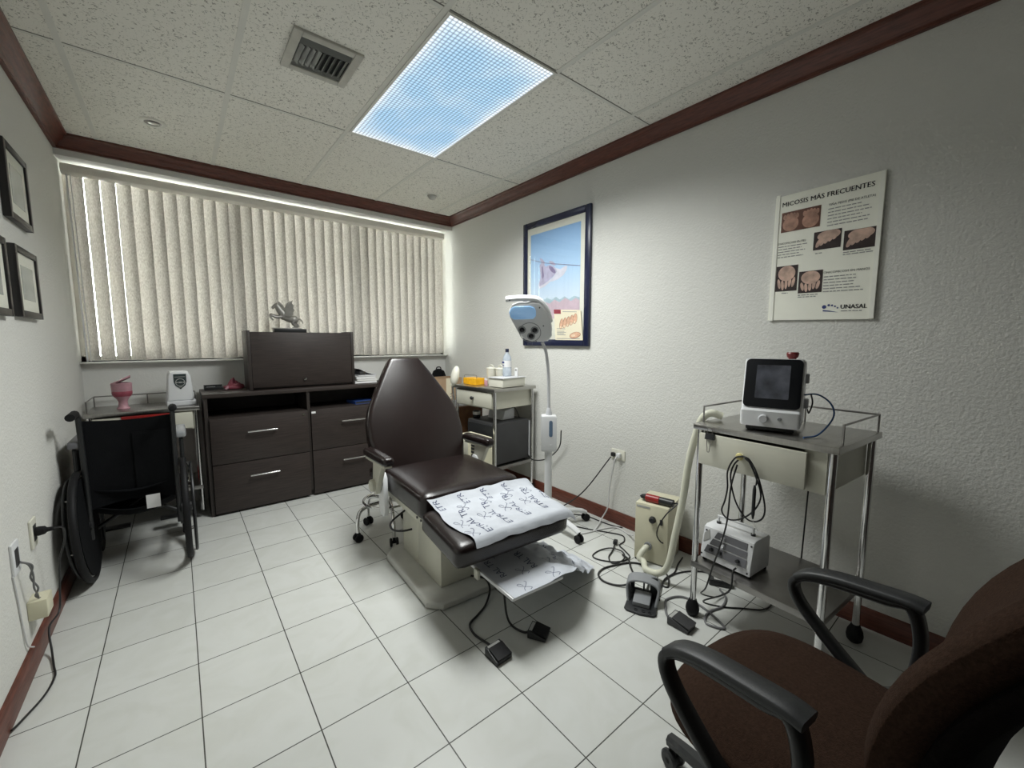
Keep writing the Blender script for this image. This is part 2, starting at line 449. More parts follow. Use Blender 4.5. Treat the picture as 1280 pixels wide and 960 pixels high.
struct(run(MB(), BASE, 'y+', YF, YB, XR, 0), 'baseboard_right', 'wood_trim')
struct(run(MB(), BASE, 'y-', YF, YB, XL, 0), 'baseboard_left', 'wood_trim')
# ceiling grid: long bars run to the window, cross joints are thin strips with the gap shadow put into their dark colour
g = MB()
for k in range(5):
    x = .0047 + k * .61
    g.box(x - .012, x + .012, YF, YS - .07, H - .0025, H + .001)
struct(g, 'trim_5', 't_bar')
g = MB(); g2 = MB()
for y in (.133, -1.087, -2.307):
    g.box(XL, XR, y - .0028, y + .0028, H - .001, H + .001)
    g2.box(XL, XR, y + .003, y + .021, H - .0012, H + .001)
struct(g, 'trim_6', 'ceiling_gap_shade'); struct(g2, 'trim_7', 't_bar')
# sill under the blind
struct(MB().box(XL, XR, 1.47, YB + .1, WZ0 - .0, WZ0 + .012, .003), 'trim_8', 'plaster')
# window behind the blind
wf = MB()
for a, b in ((XL, XL + .04), (.72, .77), (1.70, 1.75), (XR - .04, XR)): wf.box(a, b, YB + .03, YB + .08, WZ0 + .012, WZ1 + .03)
wf.box(XL, XR, YB + .03, YB + .08, WZ0 + .012, WZ0 + .05).box(XL, XR, YB + .03, YB + .08, WZ1 - .02, WZ1 + .03)
win = struct(wf, 'window_1', 'anodised')
MB().box(XL + .03, XR - .03, YB + .052, YB + .056, WZ0 + .04, WZ1).build('pane', 'window_glass', win)
# ------------------------------------------------------------------ vertical blind
bl = thing('vertical_blind', 'beige fabric vertical blind covering the wide window, slats almost closed', 'window blind', (1.24, 1.455, WZ0))
hr = [(.026 * math.cos(a), .034 * math.sin(a)) for a in [R(t) for t in range(-90, 271, 20)][:-1]]
MB().prism([(-.028, -.022), (-.031, .0), (-.027, .020), (-.014, .031), (.03, .033), (.03, -.034), (-.014, -.034)], (0, 1.434, 2.416), (0, 1, 0), (0, 0, 1), (1, 0, 0), XL + .012, XR - .055, .006).build('headrail', 'blind_rail', bl, w=True)
NV = 35
for i in range(NV):
    cx = -.137 + .0795 * i
    an = -R(23) if i > 3 else -R(43.5)
    top, bot = 2.40, WZ0 + .028 + random.uniform(-.002, .003)
    wv, cur = .114, .012
    tw = R(random.uniform(-2.0, 2.0))
    def f(u, v, cx=cx, an=an, bot=bot, tw=tw):
        s = (u - .5) * wv; c = cur * (1 - (2 * u - 1) ** 2)
        a = an + tw * (1 - v)
        return V((cx + s * math.cos(a) + c * math.sin(a), 1.478 + s * math.sin(a) - c * math.cos(a), bot + (top - bot) * v))
    MB().sheet(f, 6, 6, .0006).build('slat', 'blind_fabric', bl, w=True, ang=60)
MB().box(XL + .03, XR - .06, 1.486, 1.492, WZ0 + .014, WZ0 + .022).box(2.612, 2.628, 1.47, 1.49, WZ0 + .012, WZ0 + .045).build('bottom_chain', 'black_plastic', bl, w=True)
MB().cyl((XL + .045, 1.435, 1.155), (XL + .035, 1.435, 2.40), .0045, seg=8).cyl((XL + .062, 1.44, 1.155), (XL + .052, 1.44, 2.40), .0025, seg=8).build('control_wand', 'white_plastic', bl, w=True)

# ------------------------------------------------------------------ ceiling fittings
LX0, LX1, LY0, LY1 = 1.243, 1.829, -1.076, .118
lt = thing('ceiling_light', 'long recessed fluorescent panel with a glowing blue-white prismatic lens', 'ceiling light', ((LX0 + LX1) / 2, (LY0 + LY1) / 2, H - .004))
MB().box(-.289, .289, -.593, .593, -.001, .001).build('diffuser', 'lamp_lens', lt)
MB().box(-.300, -.288, -.604, .604, -.004, .004).box(.288, .300, -.604, .604, -.004, .004).box(-.288, .288, -.604, -.592, -.004, .004).box(-.288, .288, .592, .604, -.004, .004).build('frame', 't_bar', lt)
vt = thing('air_vent', 'square metal air supply grille with dark slots in the ceiling', 'air vent', (.925, -.466, H))
MB().box(-.145, -.108, -.150, .150, -.012, 0, .003).box(.108, .145, -.150, .150, -.012, 0, .003).box(-.108, .108, -.150, -.113, -.012, 0, .003).box(-.108, .108, .113, .150, -.012, 0, .003).build('frame', 'vent_metal', vt)
MB().box(-.11, .11, -.115, .115, -.0015, 0).build('shade_plate', 'vent_shade', vt)  # flat plate, shade of the open duct put into its dark colour
MB().box(-.108, .108, -.112, -.068, -.006, -.002, M=Matrix.Translation((0, -.09, -.006)) @ Matrix.Rotation(R(-20), 4, 'X') @ Matrix.Translation((0, .09, .006))).build('liner', 'vent_fin', vt)
MB().box(-.108, .108, .082, .112, -.006, -.002).build('liner', 'vent_fin', vt)
for k in range(9):
    x = -.094 + k * .0235
    MB().box(-.0105, .0105, -.066, .080, -.0012, .0012, M=Matrix.Translation((x, 0, -.0095)) @ Matrix.Rotation(R(38 if k < 4 else -38), 4, 'Y')).build('fin', 'vent_fin', vt)
def spot(name, label, x, y, bulb):
    t = thing(name, label, 'spotlight', (x, y, H), 0, 'recessed ceiling spotlights')
    MB().lathe([(.040, .0), (.042, -.006), (.055, -.008), (.064, -.003), (.065, 0)], seg=32).build('trim_ring', 't_bar', t)
    MB().lathe([(0, .0), (.041, -.0005), (.041, -.004), (.036, -.002), (0, -.001)], seg=24).build('recess', 'dull_steel', t)
    if bulb: MB().lathe([(.034, -.002), (.036, -.012), (.030, -.026), (.020, -.034), (.010, -.038), (0, -.039)], seg=24).build('bulb', 'pale_bulb', t)
    else: MB().lathe([(.026, -.002), (.028, -.006), (.018, -.012), (0, -.014)], (.006, .004, 0), seg=24).build('bulb', 'pale_bulb', t)
spot('recessed_spotlight', 'round recessed ceiling spotlight near the left corner of the window', .297, .759, False)
spot('recessed_spotlight', 'small ceiling spotlight with protruding bulb near the right window corner', 2.176, .818, True)

# ------------------------------------------------------------------ wall pictures
def left_frame(y0, y1, z0, z1, label):
    t = thing('picture_frame', label, 'picture frame', (XL, (y0 + y1) / 2, z0), 0, 'black frames on the left wall')
    d, w = .026, .028
    MB().box(XL + .001, XL + d, y0, y0 + w, z0, z1, .002).box(XL + .001, XL + d, y1 - w, y1, z0, z1, .002).box(XL + .001, XL + d, y0 + w, y1 - w, z0, z0 + w, .002).box(XL + .001, XL + d, y0 + w, y1 - w, z1 - w, z1, .002).build('frame', 'black_frame', t, w=True)
    MB().box(XL + .001, XL + .018, y0 + w, y1 - w, z0 + w, z1 - w).build('mat', 'mat_board', t, w=True)
    MB().box(XL + .018, XL + .019, y0 + w + .06, y1 - w - .05, z0 + w + .05, z1 - w - .05).build('print', 'photo_grey', t, w=True)
    MB().box(XL + .0205, XL + .0215, y0 + w, y1 - w, z0 + w, z1 - w).build('glazing', 'picture_glass', t, w=True)
left_frame(.10, .452, 1.812, 2.132, 'upper black picture frame on the left wall')
left_frame(.09, .448, 1.398, 1.703, 'black picture frame below another, nearest the window on the left wall')
left_frame(-.385, -.03, 1.392, 1.70, 'black frame cut off at the left photo edge, front of the lower row')

px0, px1, pz0, pz1 = -.597, .141, 1.258, 2.272     # picture on the right wall, y range and z range
pic = thing('framed_picture', 'tall navy framed picture of sneakers hanging on a line against blue sky', 'picture', (XR, (px0 + px1) / 2, pz0))
fw = .052
pf = MB()
for (a, b, c, d) in ((px0, px0 + fw, pz0, pz1), (px1 - fw, px1, pz0, pz1), (px0 + fw, px1 - fw, pz0, pz0 + fw), (px0 + fw, px1 - fw, pz1 - fw, pz1)):
    pf.box(XR - .026, XR - .001, a, b, c, d, .007)
pf.build('frame', 'navy_lacquer', pic, w=True)
MB().box(XR - .0165, XR - .004, px0 + fw, px1 - fw, pz0 + fw, pz1 - fw).build('mat', 'mat_board', pic, w=True)
qa, qb, qc, qd = px0 + .096, px1 - .092, pz0 + .085, pz1 - .105
sky = MB().box(XR - .0175, XR - .0165, qa, qb, qc, qd).build('print', 'print_sky', pic, w=True)
def onpic(u, v, d=.0142): return V((XR - d - .0038, qb + (qa - qb) * u, qd + (qc - qd) * v))
def poly_on(mb, pts, f, d): 
    t = bmesh.new(); vs = [t.verts.new(f(u, v, d)) for u, v in pts]; fc = t.faces.new(vs); bmesh.ops.recalc_face_normals(t, faces=[fc]); bmesh.ops.triangulate(t, faces=[fc]); mb._merge(t); return mb
def ell(cu, cv, ru, rv, a=0, n=20):
    return [(cu + ru * math.cos(t) * math.cos(a) - rv * math.sin(t) * math.sin(a), cv + ru * math.cos(t) * math.sin(a) + rv * math.sin(t) * math.cos(a)) for t in [2 * PI * k / n for k in range(n)]]
zig = [(0, .655), (.06, .64), (.12, .66), (.2, .63), (.28, .655), (.36, .635), (.46, .66), (.55, .635), (.62, .665), (.72, .64), (.8, .67), (.9, .645), (1, .665)]
poly_on(MB(), zig + [(1, .705), (0, .705)], onpic, .0139).build('teal_ridge', 'ridge_teal', sky, w=True)
zig2 = [(0, .685), (.1, .66), (.2, .69), (.3, .665), (.42, .695), (.52, .66), (.62, .69), (.73, .655), (.84, .69), (.93, .665), (1, .69)]
poly_on(MB(), zig2 + [(1, .86), (0, .86)], onpic, .0142).build('pink_ridge', 'pink_ridge', sky, w=True)
poly_on(MB(), [(0, .84), (1, .84), (1, 1), (0, 1)], onpic, .0145).build('lower_margin', 'mat_board', sky, w=True)
MB().tube([onpic(0, .235, .0150), onpic(.3, .295, .015), onpic(.6, .335, .015), onpic(1, .385, .015)], .0022, 6, 4).build('clothes_line', 'shoe_print_dark', sky, w=True)
A_ = [(.20, .315), (.235, .29), (.28, .295), (.33, .335), (.42, .325), (.52, .355), (.565, .40), (.50, .435), (.40, .47), (.30, .50), (.20, .515), (.185, .49), (.225, .43), (.215, .37)]
B_ = [(.50, .355), (.56, .37), (.63, .385), (.72, .362), (.765, .365), (.755, .40), (.69, .445), (.58, .475), (.46, .487), (.40, .475), (.50, .44), (.565, .40)]
poly_on(MB(), B_, onpic, .0150).build('far_sneaker', 'shoe_print_pale', sky, w=True)
poly_on(MB(), A_, onpic, .0153).build('near_sneaker', 'shoe_print', sky, w=True)
poly_on(MB(), [(.185, .49), (.20, .515), (.30, .50), (.42, .468), (.50, .44), (.50, .455), (.42, .49), (.31, .525), (.20, .54), (.175, .515)], onpic, .0156).build('sneaker_sole', 'shoe_print_pale', sky, w=True)
poly_on(MB(), ell(.47, .375, .075, .022, .45), onpic, .0157).build('sneaker_opening', 'shoe_print_dark', sky, w=True)
poly_on(MB(), [(.245, .33), (.27, .325), (.30, .42), (.27, .455), (.255, .42)], onpic, .0157).build('heel_stripe', 'shoe_print_dark', sky, w=True)
poly_on(MB(), ell(.26, .275, .06, .016, .5), onpic, .0158).build('lace_knot', 'shoe_print', sky, w=True)
poly_on(MB(), ell(.47, .315, .07, .016, .3), onpic, .0158).build('lace_knot', 'shoe_print', sky, w=True)
MB().box(XR - .0228, XR - .0215, px0 + fw, px1 - fw, pz0 + fw, pz1 - fw).build('glazing', 'picture_glass', pic, w=True)
# leaflet tucked into the frame
lf = thing('leaflet', 'cream foot care leaflet tucked into the lower right of the navy picture frame', 'leaflet', (XR - .021, -.36, pz0 + .05))
LA = [(-.240, 1.545), (-.520, 1.525), (-.548, 1.302), (-.262, 1.305)]
def onleaf(u, v, d=0):
    a = V((0, *LA[0])); b = V((0, *LA[1])); c = V((0, *LA[2])); e = V((0, *LA[3]))
    p = (a * (1 - u) + b * u) * (1 - v) + (e * (1 - u) + c * u) * v
    return V((XR - .0275 - d, p.y, p.z))
MB().sheet(lambda u, v: onleaf(v, u), 4, 4, .0012).build('card', 'leaflet_cream', lf, w=True)
poly_on(MB(), [(.0, .0), (.27, .0), (.27, .14), (0, .14)], onleaf, .0004).build('red_corner', 'leaflet_red', lf, w=True)
ft = MB(); oc = MB(); nl = MB()
for k, (u, v, r) in enumerate(((.27, .45, .055), (.40, .41, .055), (.53, .37, .055), (.66, .32, .055), (.79, .27, .06))):
    poly_on(ft, ell(u, v + .02, r, .17, .25), onleaf, .0008)
    poly_on(oc, ell(u - .005, v + .02, r + .012, .18, .25), onleaf, .0006)
    poly_on(nl, ell(u - .035, v + .13, r * .6, .04, .25), onleaf, .0010)
poly_on(ft, ell(.74, .83, .19, .085, -.25), onleaf, .0008); poly_on(oc, ell(.74, .835, .205, .1, -.25), onleaf, .0006); poly_on(nl, ell(.68, .845, .07, .045, -.25), onleaf, .0010)
ft.build('toes_print', 'foot_print', lf, w=True); oc.build('toes_outline', 'foot_outline', lf, w=True); nl.build('nails_print', 'nail_print', lf, w=True)
tx = MB()
for v, u0, u1 in ((.055, .34, .86), (.62, .08, .40), (.70, .08, .36), (.74, .08, .42), (.78, .08, .34), (.82, .08, .40), (.94, .05, .9)):
    poly_on(tx, [(u0, v), (u1, v), (u1, v + .02), (u0, v + .02)], onleaf, .0005)
tx.build('small_print', 'ink_grey', lf, w=True)

# poster
po = thing('wall_poster', 'white medical poster with small photos of feet on the right wall', 'poster', (XR, -1.98, 1.395))
PB = [(-1.776, 2.000), (-2.188, 2.010), (-2.186, 1.392), (-1.772, 1.402)]
def onpo(u, v, d=0):
    a, b, c, e = [V((0, *q)) for q in PB]
    p = (a * (1 - u) + b * u) * (1 - v) + (e * (1 - u) + c * u) * v
    return V((XR - .012 - d, p.y, p.z))
MB().sheet(lambda u, v: onpo(v, u), 2, 2, .010).build('board', 'poster_board', po, w=True)
MB().prism([(0, 0), (.016, 0), (.016, .61), (0, .61)], (XR - .012, -1.779, 1.398), (0, -1, 0), (0, 0, 1), (-1, 0, 0), 0, .003).build('side_strip', 'acrylic_edge', po, w=True)
MB().prism([(0, 0), (.016, 0), (.016, .613), (0, .613)], (XR - .012, -2.170, 1.395), (0, -1, 0), (0, 0, 1), (-1, 0, 0), 0, .003).build('side_strip', 'acrylic_edge', po, w=True)
PW, PH = .412, .605
def text_po(mb, body, u, v, w, size, offset=.0):
    return add_text(mb, body, size, lambda x, y: onpo(u + x / PW, v - y / PH, .0012), offset, w * PW)
tm = MB(); [text_po(tm, 'MICOSIS MÁS FRECUENTES', .075 + d_, .088, .84, .030) for d_ in (-.0012, .0012)]; tm.build('title_lettering', 'ink_black', po, w=True)
tm = MB()
text_po(tm, 'TIÑA PEDIS (PIE DE ATLETA)', .53, .158, .40, .0135)
tm.build('heading_lettering', 'ink_black', po, w=True); tm = MB()
text_po(tm, 'ONICOMICOSIS EN PIES :', .055, .388, .295, .0135)
tm.build('heading_lettering', 'ink_black', po, w=True); tm = MB()
text_po(tm, 'ONICOMICOSIS EN MANOS', .535, .655, .40, .0135)
tm.build('heading_lettering', 'ink_black', po, w=True)
tm = MB(); [text_po(tm, 'UNASAL', .715 + d_, .922, .225, .026) for d_ in (-.0015, .0015)]; tm.build('logo_lettering', 'ink_black', po, w=True)
lg = MB()
for u, v, r in ((.565, .905, .020), (.607, .893, .012), (.637, .895, .010), (.664, .903, .009), (.688, .915, .008)):
    poly_on(lg, ell(u, v, r, r * PW / PH), onpo, .0012)
poly_on(lg, [(.555, .928), (.62, .934), (.70, .948), (.62, .942), (.555, .938)], onpo, .0012)
lg.build('logo_mark', 'ink_navy', po, w=True)
def lines(u, v, n, w, dv, seed):
    sp = MB(); r = random.Random(seed)
    for k in range(n):
        uu = u; end = u + w * r.uniform(.72, 1)
        while uu < end:
            l = r.uniform(.02, .06)
            poly_on(sp, [(uu, v + k * dv), (min(uu + l, end), v + k * dv), (min(uu + l, end), v + k * dv + .0065), (uu, v + k * dv + .0065)], onpo, .0011)
            uu += l + .008
    sp.build('small_print', 'ink_grey', po, w=True)
lines(.53, .178, 6, .38, .024, 1); lines(.06, .402, 5, .30, .021, 2); lines(.54, .676, 6, .36, .022, 3)
lines(.44, .492, 1, .08, .02, 4); lines(.695, .512, 2, .26, .015, 5); lines(.13, .778, 1, .07, .02, 6); lines(.30, .802, 2, .24, .015, 7); lines(.72, .935, 1, .23, .02, 8)
def foot_photo(u0, u1, v0, v1, bg, kind):
    m = MB(); poly_on(m, [(u0, v0), (u1, v0), (u1, v1), (u0, v1)], onpo, .0012); b = m.build('photo', bg, po, w=True)
    s = MB(); W, Hh = u1 - u0, v1 - v0
    U = lambda a: u0 + a * W
    Vv = lambda a: v0 + a * Hh
    def e(a, b_, ra, rb, an=0):
        pts = [(min(.985, max(.015, p)), min(.985, max(.015, q))) for p, q in ell(a, b_, ra, rb, an, 24)]
        poly_on(s, [(U(p), Vv(q)) for p, q in pts], onpo, .0016 + .00005 * random.random())
    if kind == 'pair':
        for c in (.25, .76):
            e(c, .62, .21, .36); 
            for k in range(5): e(c - .16 + k * .08, .2 - .03 * (2 - abs(k - 2)) + .05, .045, .13)
    elif kind == 'toes':
        e(.55, .25, .42, .28, -.15)
        for k in range(5): e(.2 + k * .15, .62 - k * .08, .085, .26, .3)
    else:
        e(.5, .30, .40, .30)
        for k in range(5): e(.17 + k * .165, .70 + .06 * math.sin(k * 1.4), .07, .20, .12 * (k - 2))
    s.build('skin_print', 'skin_print' if kind == 'pair' else 'skin_print_light', b, w=True)
foot_photo(.075, .462, .135, .292, 'photo_brown', 'pair'); foot_photo(.415, .668, .335, .470, 'photo_dark', 'toes')
foot_photo(.692, .958, .362, .500, 'photo_dark', 'toes'); foot_photo(.058, .282, .562, .765, 'photo_dark', 'hand'); foot_photo(.298, .528, .622, .790, 'photo_dark', 'hand')
# ------------------------------------------------------------------ credenza and hutch
cb = thing('credenza', 'dark wood filing credenza with four drawers and open shelves under the window', 'cabinet', (1.135, 1.055, 0))
CX0, CX1, CY0, CY1, CT = .445, 1.835, 1.055, 1.50, .882
MB().box(CX0, CX0 + .022, CY0 + .004, CY1, .0, CT).box(CX1 - .022, CX1, CY0 + .004, CY1, 0, CT).box(1.124, 1.146, CY0 + .006, CY1, .05, CT).box(CX0 + .022, CX1 - .022, CY1 - .012, CY1, .05, CT).box(CX0 + .022, CX1 - .022, CY0 + .02, CY1 - .012, .715, .732).box(CX0 + .022, CX1 - .022, CY0 + .02, CY1 - .012, .045, .06).build('carcass', 'laminate_side', cb, w=True)
MB().box(CX0 - .006, CX1 + .006, CY0 - .004, CY1 + .005, CT, .912, .002).build('top', 'laminate', cb, w=True)
MB().box(CX0 + .01, CX1 - .01, CY0 + .03, CY0 + .05, 0, .05).build('plinth', 'cabinet_interior', cb, w=True)
for a, b in ((.470, 1.122), (1.148, 1.810)):
    for z0, z1, hz in ((.388, .730, .614), (.018, .382, .275)):
        dr = MB().box(a, b, CY0 - .014, CY0 + .004, z0, z1, .0015).build('drawer', 'laminate', cb, w=True)
        c = (a + b) / 2
        MB().cyl((c - .098, CY0 - .044, hz), (c + .098, CY0 - .044, hz), .0065, seg=10).cyl((c - .085, CY0 - .044, hz), (c - .085, CY0 - .012, hz), .005, seg=8).cyl((c + .085, CY0 - .044, hz), (c + .085, CY0 - .012, hz), .005, seg=8).build('handle', 'chrome', dr, w=True)
MB().cyl((1.092, CY0 - .017, .700), (1.092, CY0 - .008, .700), .010, seg=16).build('lock', 'chrome', cb, w=True)
MB().box(1.150, 1.182, CY0 - .0155, CY0 - .013, .700, .716).build('sticker', 'white_paper', cb, w=True)
ht = thing('hutch_cabinet', 'dark wood storage box with one flap door standing on the credenza', 'cabinet', (1.142, 1.14, .912))
MB().box(.742, .764, 1.138, 1.42, .9125, 1.376, .001).box(1.522, 1.544, 1.138, 1.42, .9125, 1.376, .001).box(.764, 1.522, 1.150, 1.42, 1.345, 1.366).box(.764, 1.522, 1.16, 1.42, .918, .94).box(.764, 1.522, 1.405, 1.42, .94, 1.345).build('carcass', 'laminate_side', ht, w=True)
hd = MB().box(.766, 1.520, 1.140, 1.158, .930, 1.362, .0015).build('door', 'laminate', ht, w=True)
MB().lathe([(0, .018), (.010, .016), (.012, .010), (.006, .004), (.006, 0)], (1.135, 1.140, .982), (0, -1, 0), 16).build('knob', 'chrome', hd, w=True)
# winged horse statuette
hs = thing('winged_horse_statuette', 'grey metal winged horse statuette rearing on the dark storage box', 'statuette', (1.045, 1.26, 1.3665))
MB().box(.945, 1.185, 1.215, 1.305, 1.3665, 1.396, .002).build('base', 'black_plastic', hs, w=True)
MB().box(.935, 1.150, 1.225, 1.295, 1.396, 1.403, .002).build('base_plate', 'pewter', hs, w=True)
def horse(mb, y):
    T = lambda pts, r, r2=None: mb.tube(pts, r, 8, 4, taper=r2)
    mb.ball((1.060, y, 1.463), .036, 1.55, .85, .95, Matrix.Rotation(R(-24), 4, 'Y').inverted())
    mb.ball((1.025, y, 1.482), .033, 1, .9, 1.15)
    mb.ball((1.100, y, 1.448), .034, 1.05, .95, 1.05)
    T([(1.025, y, 1.490), (1.000, y, 1.525), (.985, y, 1.553), (.972, y, 1.566)], .033, .019)
    T([(.988, y, 1.566), (.966, y, 1.556), (.942, y, 1.536)], .020, .011)
    T([(.988, y - .008, 1.572), (.990, y - .010, 1.590)], .005, .002); T([(.988, y + .008, 1.572), (.990, y + .010, 1.590)], .005, .002)
    for s, dz in ((-1, 0), (1, .008)):
        yy = y + s * .016
        T([(1.010, yy, 1.470), (.968, yy, 1.466 + dz), (.936, yy, 1.480 + dz), (.930, yy, 1.462 + dz), (.945, yy, 1.440 + dz)], .013, .006)
        T([(1.108, yy, 1.445), (1.100 + s * .012, yy, 1.418), (1.118 + s * .012, yy, 1.400), (1.108 + s * .012, yy, 1.381)], .018, .007)
        mb.ball((1.104 + s * .012, yy, 1.383), .009, 1.2, 1, .6)
    return mb
hz_ = horse(MB(), 1.26); bmesh.ops.translate(hz_.bm, verts=hz_.bm.verts, vec=(0, 0, .023)); hz_.build('body', 'pewter', hs, w=True, ang=80)
MB().tube([(.990, 1.26, 1.608), (1.012, 1.26, 1.590), (1.030, 1.26, 1.560), (1.045, 1.26, 1.530)], .011, 6, 4, taper=.006).build('mane', 'pewter', hs, w=True, ang=80)
MB().tube([(1.125, 1.26, 1.481), (1.150, 1.26, 1.475), (1.165, 1.26, 1.453), (1.168, 1.26, 1.438)], .009, 6, 4, taper=.003).build('tail', 'pewter', hs, w=True, ang=80)
for s in (-1, 1):
    MB().prism([(0, 0), (.012, .055), (.035, .105), (.065, .128), (.062, .10), (.075, .085), (.068, .065), (.078, .045), (.066, .028), (.07, .01), (.04, -.01)], (1.025, 1.26 + s * .028, 1.501), V((1, s * .28, 0)).normalized(), (0, 0, 1), V((-s * .28 * s, s, 0)).normalized(), -.003, .003, .0015, 1).build('wing', 'pewter', hs, w=True)
# things on and in the credenza
pl = thing('pen_tray', 'small black tray lying on the left end of the credenza top', 'tray', (.512, 1.40, .9125))
MB().box(-.045, .075, -.035, .035, 0, .006, .002).box(-.045, .075, -.035, -.031, .004, .024, .001).box(-.045, .075, .031, .035, .004, .036, .001).box(-.045, -.041, -.031, .031, .004, .030, .001).box(.071, .075, -.031, .031, .004, .024, .001).build('tray', 'black_plastic', pl)
MB().box(-.03, .03, -.028, .020, .006, .022, .003).build('notepad', 'silver_plastic', pl)
gl = thing('crumpled_cloth', 'crumpled reddish cloth beside the black tray and the dark storage box', 'cloth', (.662, 1.36, .9125))
def crum(u, v):
    a = u * 2 * PI; r = .052 * math.sin(v * PI * .5) + .004
    n = noise.noise(V((math.cos(a) * 1.6, math.sin(a) * 1.6, v * 3))) 
    return V((r * math.cos(a) * 1.15 * (1 + .35 * n), r * math.sin(a) * .7 * (1 + .35 * n), max(.001, .062 * (1 - v) * (1 + .9 * n) + .004)))
MB().sheet(crum, 30, 10).build('cloth', 'pink_dark', gl, ang=60)
MB().tube([(-.025, -.02, .012), (-.042, -.03, .020), (-.055, -.06, .012), (-.060, -.09, .014)], .011, 8, 5, taper=.008).build('cloth_end', 'pink_plastic', gl)
zz = .9125
for i, (h, m, dx, w_, lab) in enumerate(((.022, 'white_paper', 0, .20, 'lowest white folder of the stack on the credenza, right of the storage box'), (.018, 'offwhite_plastic', .006, .19, 'second folder up in the paper stack right of the storage box'), (.024, 'white_paper', -.004, .18, 'third folder up in the paper stack right of the storage box'), (.012, 'silver_plastic', .004, .17, 'thin grey folder near the top of the paper stack on the credenza'))):
    b = thing('document_folder', lab, 'folder', (1.665 + dx, 1.30, zz), random.uniform(-4, 4), 'folders stacked on the credenza')
    MB().box(-w_ / 2, w_ / 2, -.13, .13, 0, .0015).box(-w_ / 2, w_ / 2, -.13, .13, h - .0015, h - .0002).box(-w_ / 2, -w_ / 2 + .0015, -.13, .13, 0, h - .0002).build('cover', m, b)
    MB().box(-w_ / 2 + .004, w_ / 2 - .004, -.126, .126, .0015, h - .0015).build('pages', 'white_paper', b)
    zz += h
b = thing('loose_papers', 'loose white sheets sloping on top of the folder stack by the storage box', 'paper', (1.67, 1.29, zz), 8)
MB().sheet(lambda u, v: V(((u - .5) * .17, (v - .5) * .22, .002 + .055 * (1 - u) ** 2)), 6, 3, .002).build('sheet', 'white_paper', b)
MB().box(-.085, -.03, -.11, .08, -.0, .03, .002).build('box', 'charcoal', b)
b = thing('blue_folder', 'blue folder lying in the open right shelf of the credenza', 'folder', (1.62, 1.20, .7325), 6)
MB().box(-.10, .10, -.09, .10, 0, .003).box(-.10, .10, -.09, .10, .024, .027).box(-.10, -.097, -.09, .10, .002, .025).build('cover', 'blue_plastic', b)
MB().box(-.096, .096, -.085, .095, .003, .024).build('pages', 'charcoal', b)

# ------------------------------------------------------------------ steel trolleys
def tube_rail(mb, pts, r=.0042): return mb.tube(pts, r, 8, 1)
def trolley(t, w, d, h, shelf, open_drawer=0, knob='yellow_plastic', cast=True, solid=True, y_gap=.0, dh=.145, leg='chrome', rail=True):
    """front faces local -x; w along y, d along x"""
    hx, hy = d / 2, w / 2
    MB().box(-hx - .012, hx + .012, -hy - .012, hy + .012, h - .026, h, .003).build('top', 'steel', t)
    m = MB(); z = h + .072
    m.tube([(-hx + .05, hy, h - .002), (-hx + .05, hy, z), (hx, hy, z), (hx, -hy, z), (-hx + .05, -hy, z), (-hx + .05, -hy, h - .002)], .0042, 8, 1)
    for y in (hy, 0, -hy): m.cyl((hx, y, h - .002), (hx, y, z), .0038, seg=8)
    if rail: m.build('gallery_rail', 'dull_steel', t)
    for sx in (-1, 1):
        for sy in (-1, 1):
            x, y = sx * (hx - .012), sy * (hy - .012)
            l = MB().cyl((x, y, .062), (x, y, h - .024), .0135, seg=14).build('leg', leg, t)
            if cast: MB().lathe([(0, .078), (.017, .078), (.019, .070), (.028, .050), (.031, .030), (.027, .010), (.018, .0), (0, 0)], (x, y, 0), seg=16).build('caster', 'black_rubber', l)
    z1 = h - .028; z0 = z1 - dh
    c = MB()
    c.box(-hx + .012, hx - .01, -hy + .028, -hy + .032, z0 - .012, z1).box(-hx + .012, hx - .01, hy - .032, hy - .028, z0 - .012, z1).box(hx - .014, hx - .01, -hy + .03, hy - .03, z0 - .012, z1).box(-hx + .012, hx - .01, -hy + .03, hy - .03, z0 - .012, z0 - .008)
    c.box(-hx + .010, -hx + .016, -hy + .028, -hy + .10, z0 - .012, z1)
    c.build('drawer_case', 'cream_metal', t)
    o = open_drawer
    dy0, dy1 = -hy + .032 + y_gap, hy - .026
    dr = MB().box(-hx - .004 - o, -hx + .010 - o, dy0, dy1, z0 - .002, z1 - .008, .002).box(-hx + .01 - o, hx - .05 - o, dy0 + .01, dy0 + .014, z0, z1 - .03).box(-hx + .01 - o, hx - .05 - o, dy1 - .014, dy1 - .01, z0, z1 - .03).box(-hx + .01 - o, hx - .05 - o, dy0 + .014, dy1 - .014, z0, z0 + .004).build('drawer', 'cream_metal', t)
    MB().lathe([(0, .028), (.012, .026), (.016, .018), (.011, .008), (.008, 0)], (-hx - .004 - o, (dy0 + dy1) / 2 + (.02 if y_gap else 0), (z0 + z1) / 2), (-1, 0, 0), 16).build('drawer_knob', knob, dr)
    MB().box(-hx - .004, hx + .004, -hy + .0, hy - .0, shelf - .028, shelf, .003).build('lower_shelf', 'dull_steel', t)
T1 = thing('steel_trolley', 'steel instrument trolley with cream drawer holding the laser unit by the right wall', 'trolley', (2.340, -1.979, 0), -4.5, 'steel trolleys')
trolley(T1, .525, .44, .925, .272, .020, y_gap=.05)
T2 = thing('steel_trolley', 'steel trolley with cream drawer in the far corner behind the treatment chair', 'trolley', (2.404, .207, 0), 4, 'steel trolleys')
trolley(T2, .52, .44, .925, .300, 0, rail=False, knob='black_plastic', dh=.125)
T3 = thing('steel_trolley', 'steel side table behind the wheelchair in the left window corner', 'trolley', (.128, 1.285, 0), 90, 'steel trolleys')
trolley(T3, .565, .39, .830, .25, 0, cast=False, dh=.12)
def on(t, x, y, z): return t.matrix_basis @ V((x, y, z))

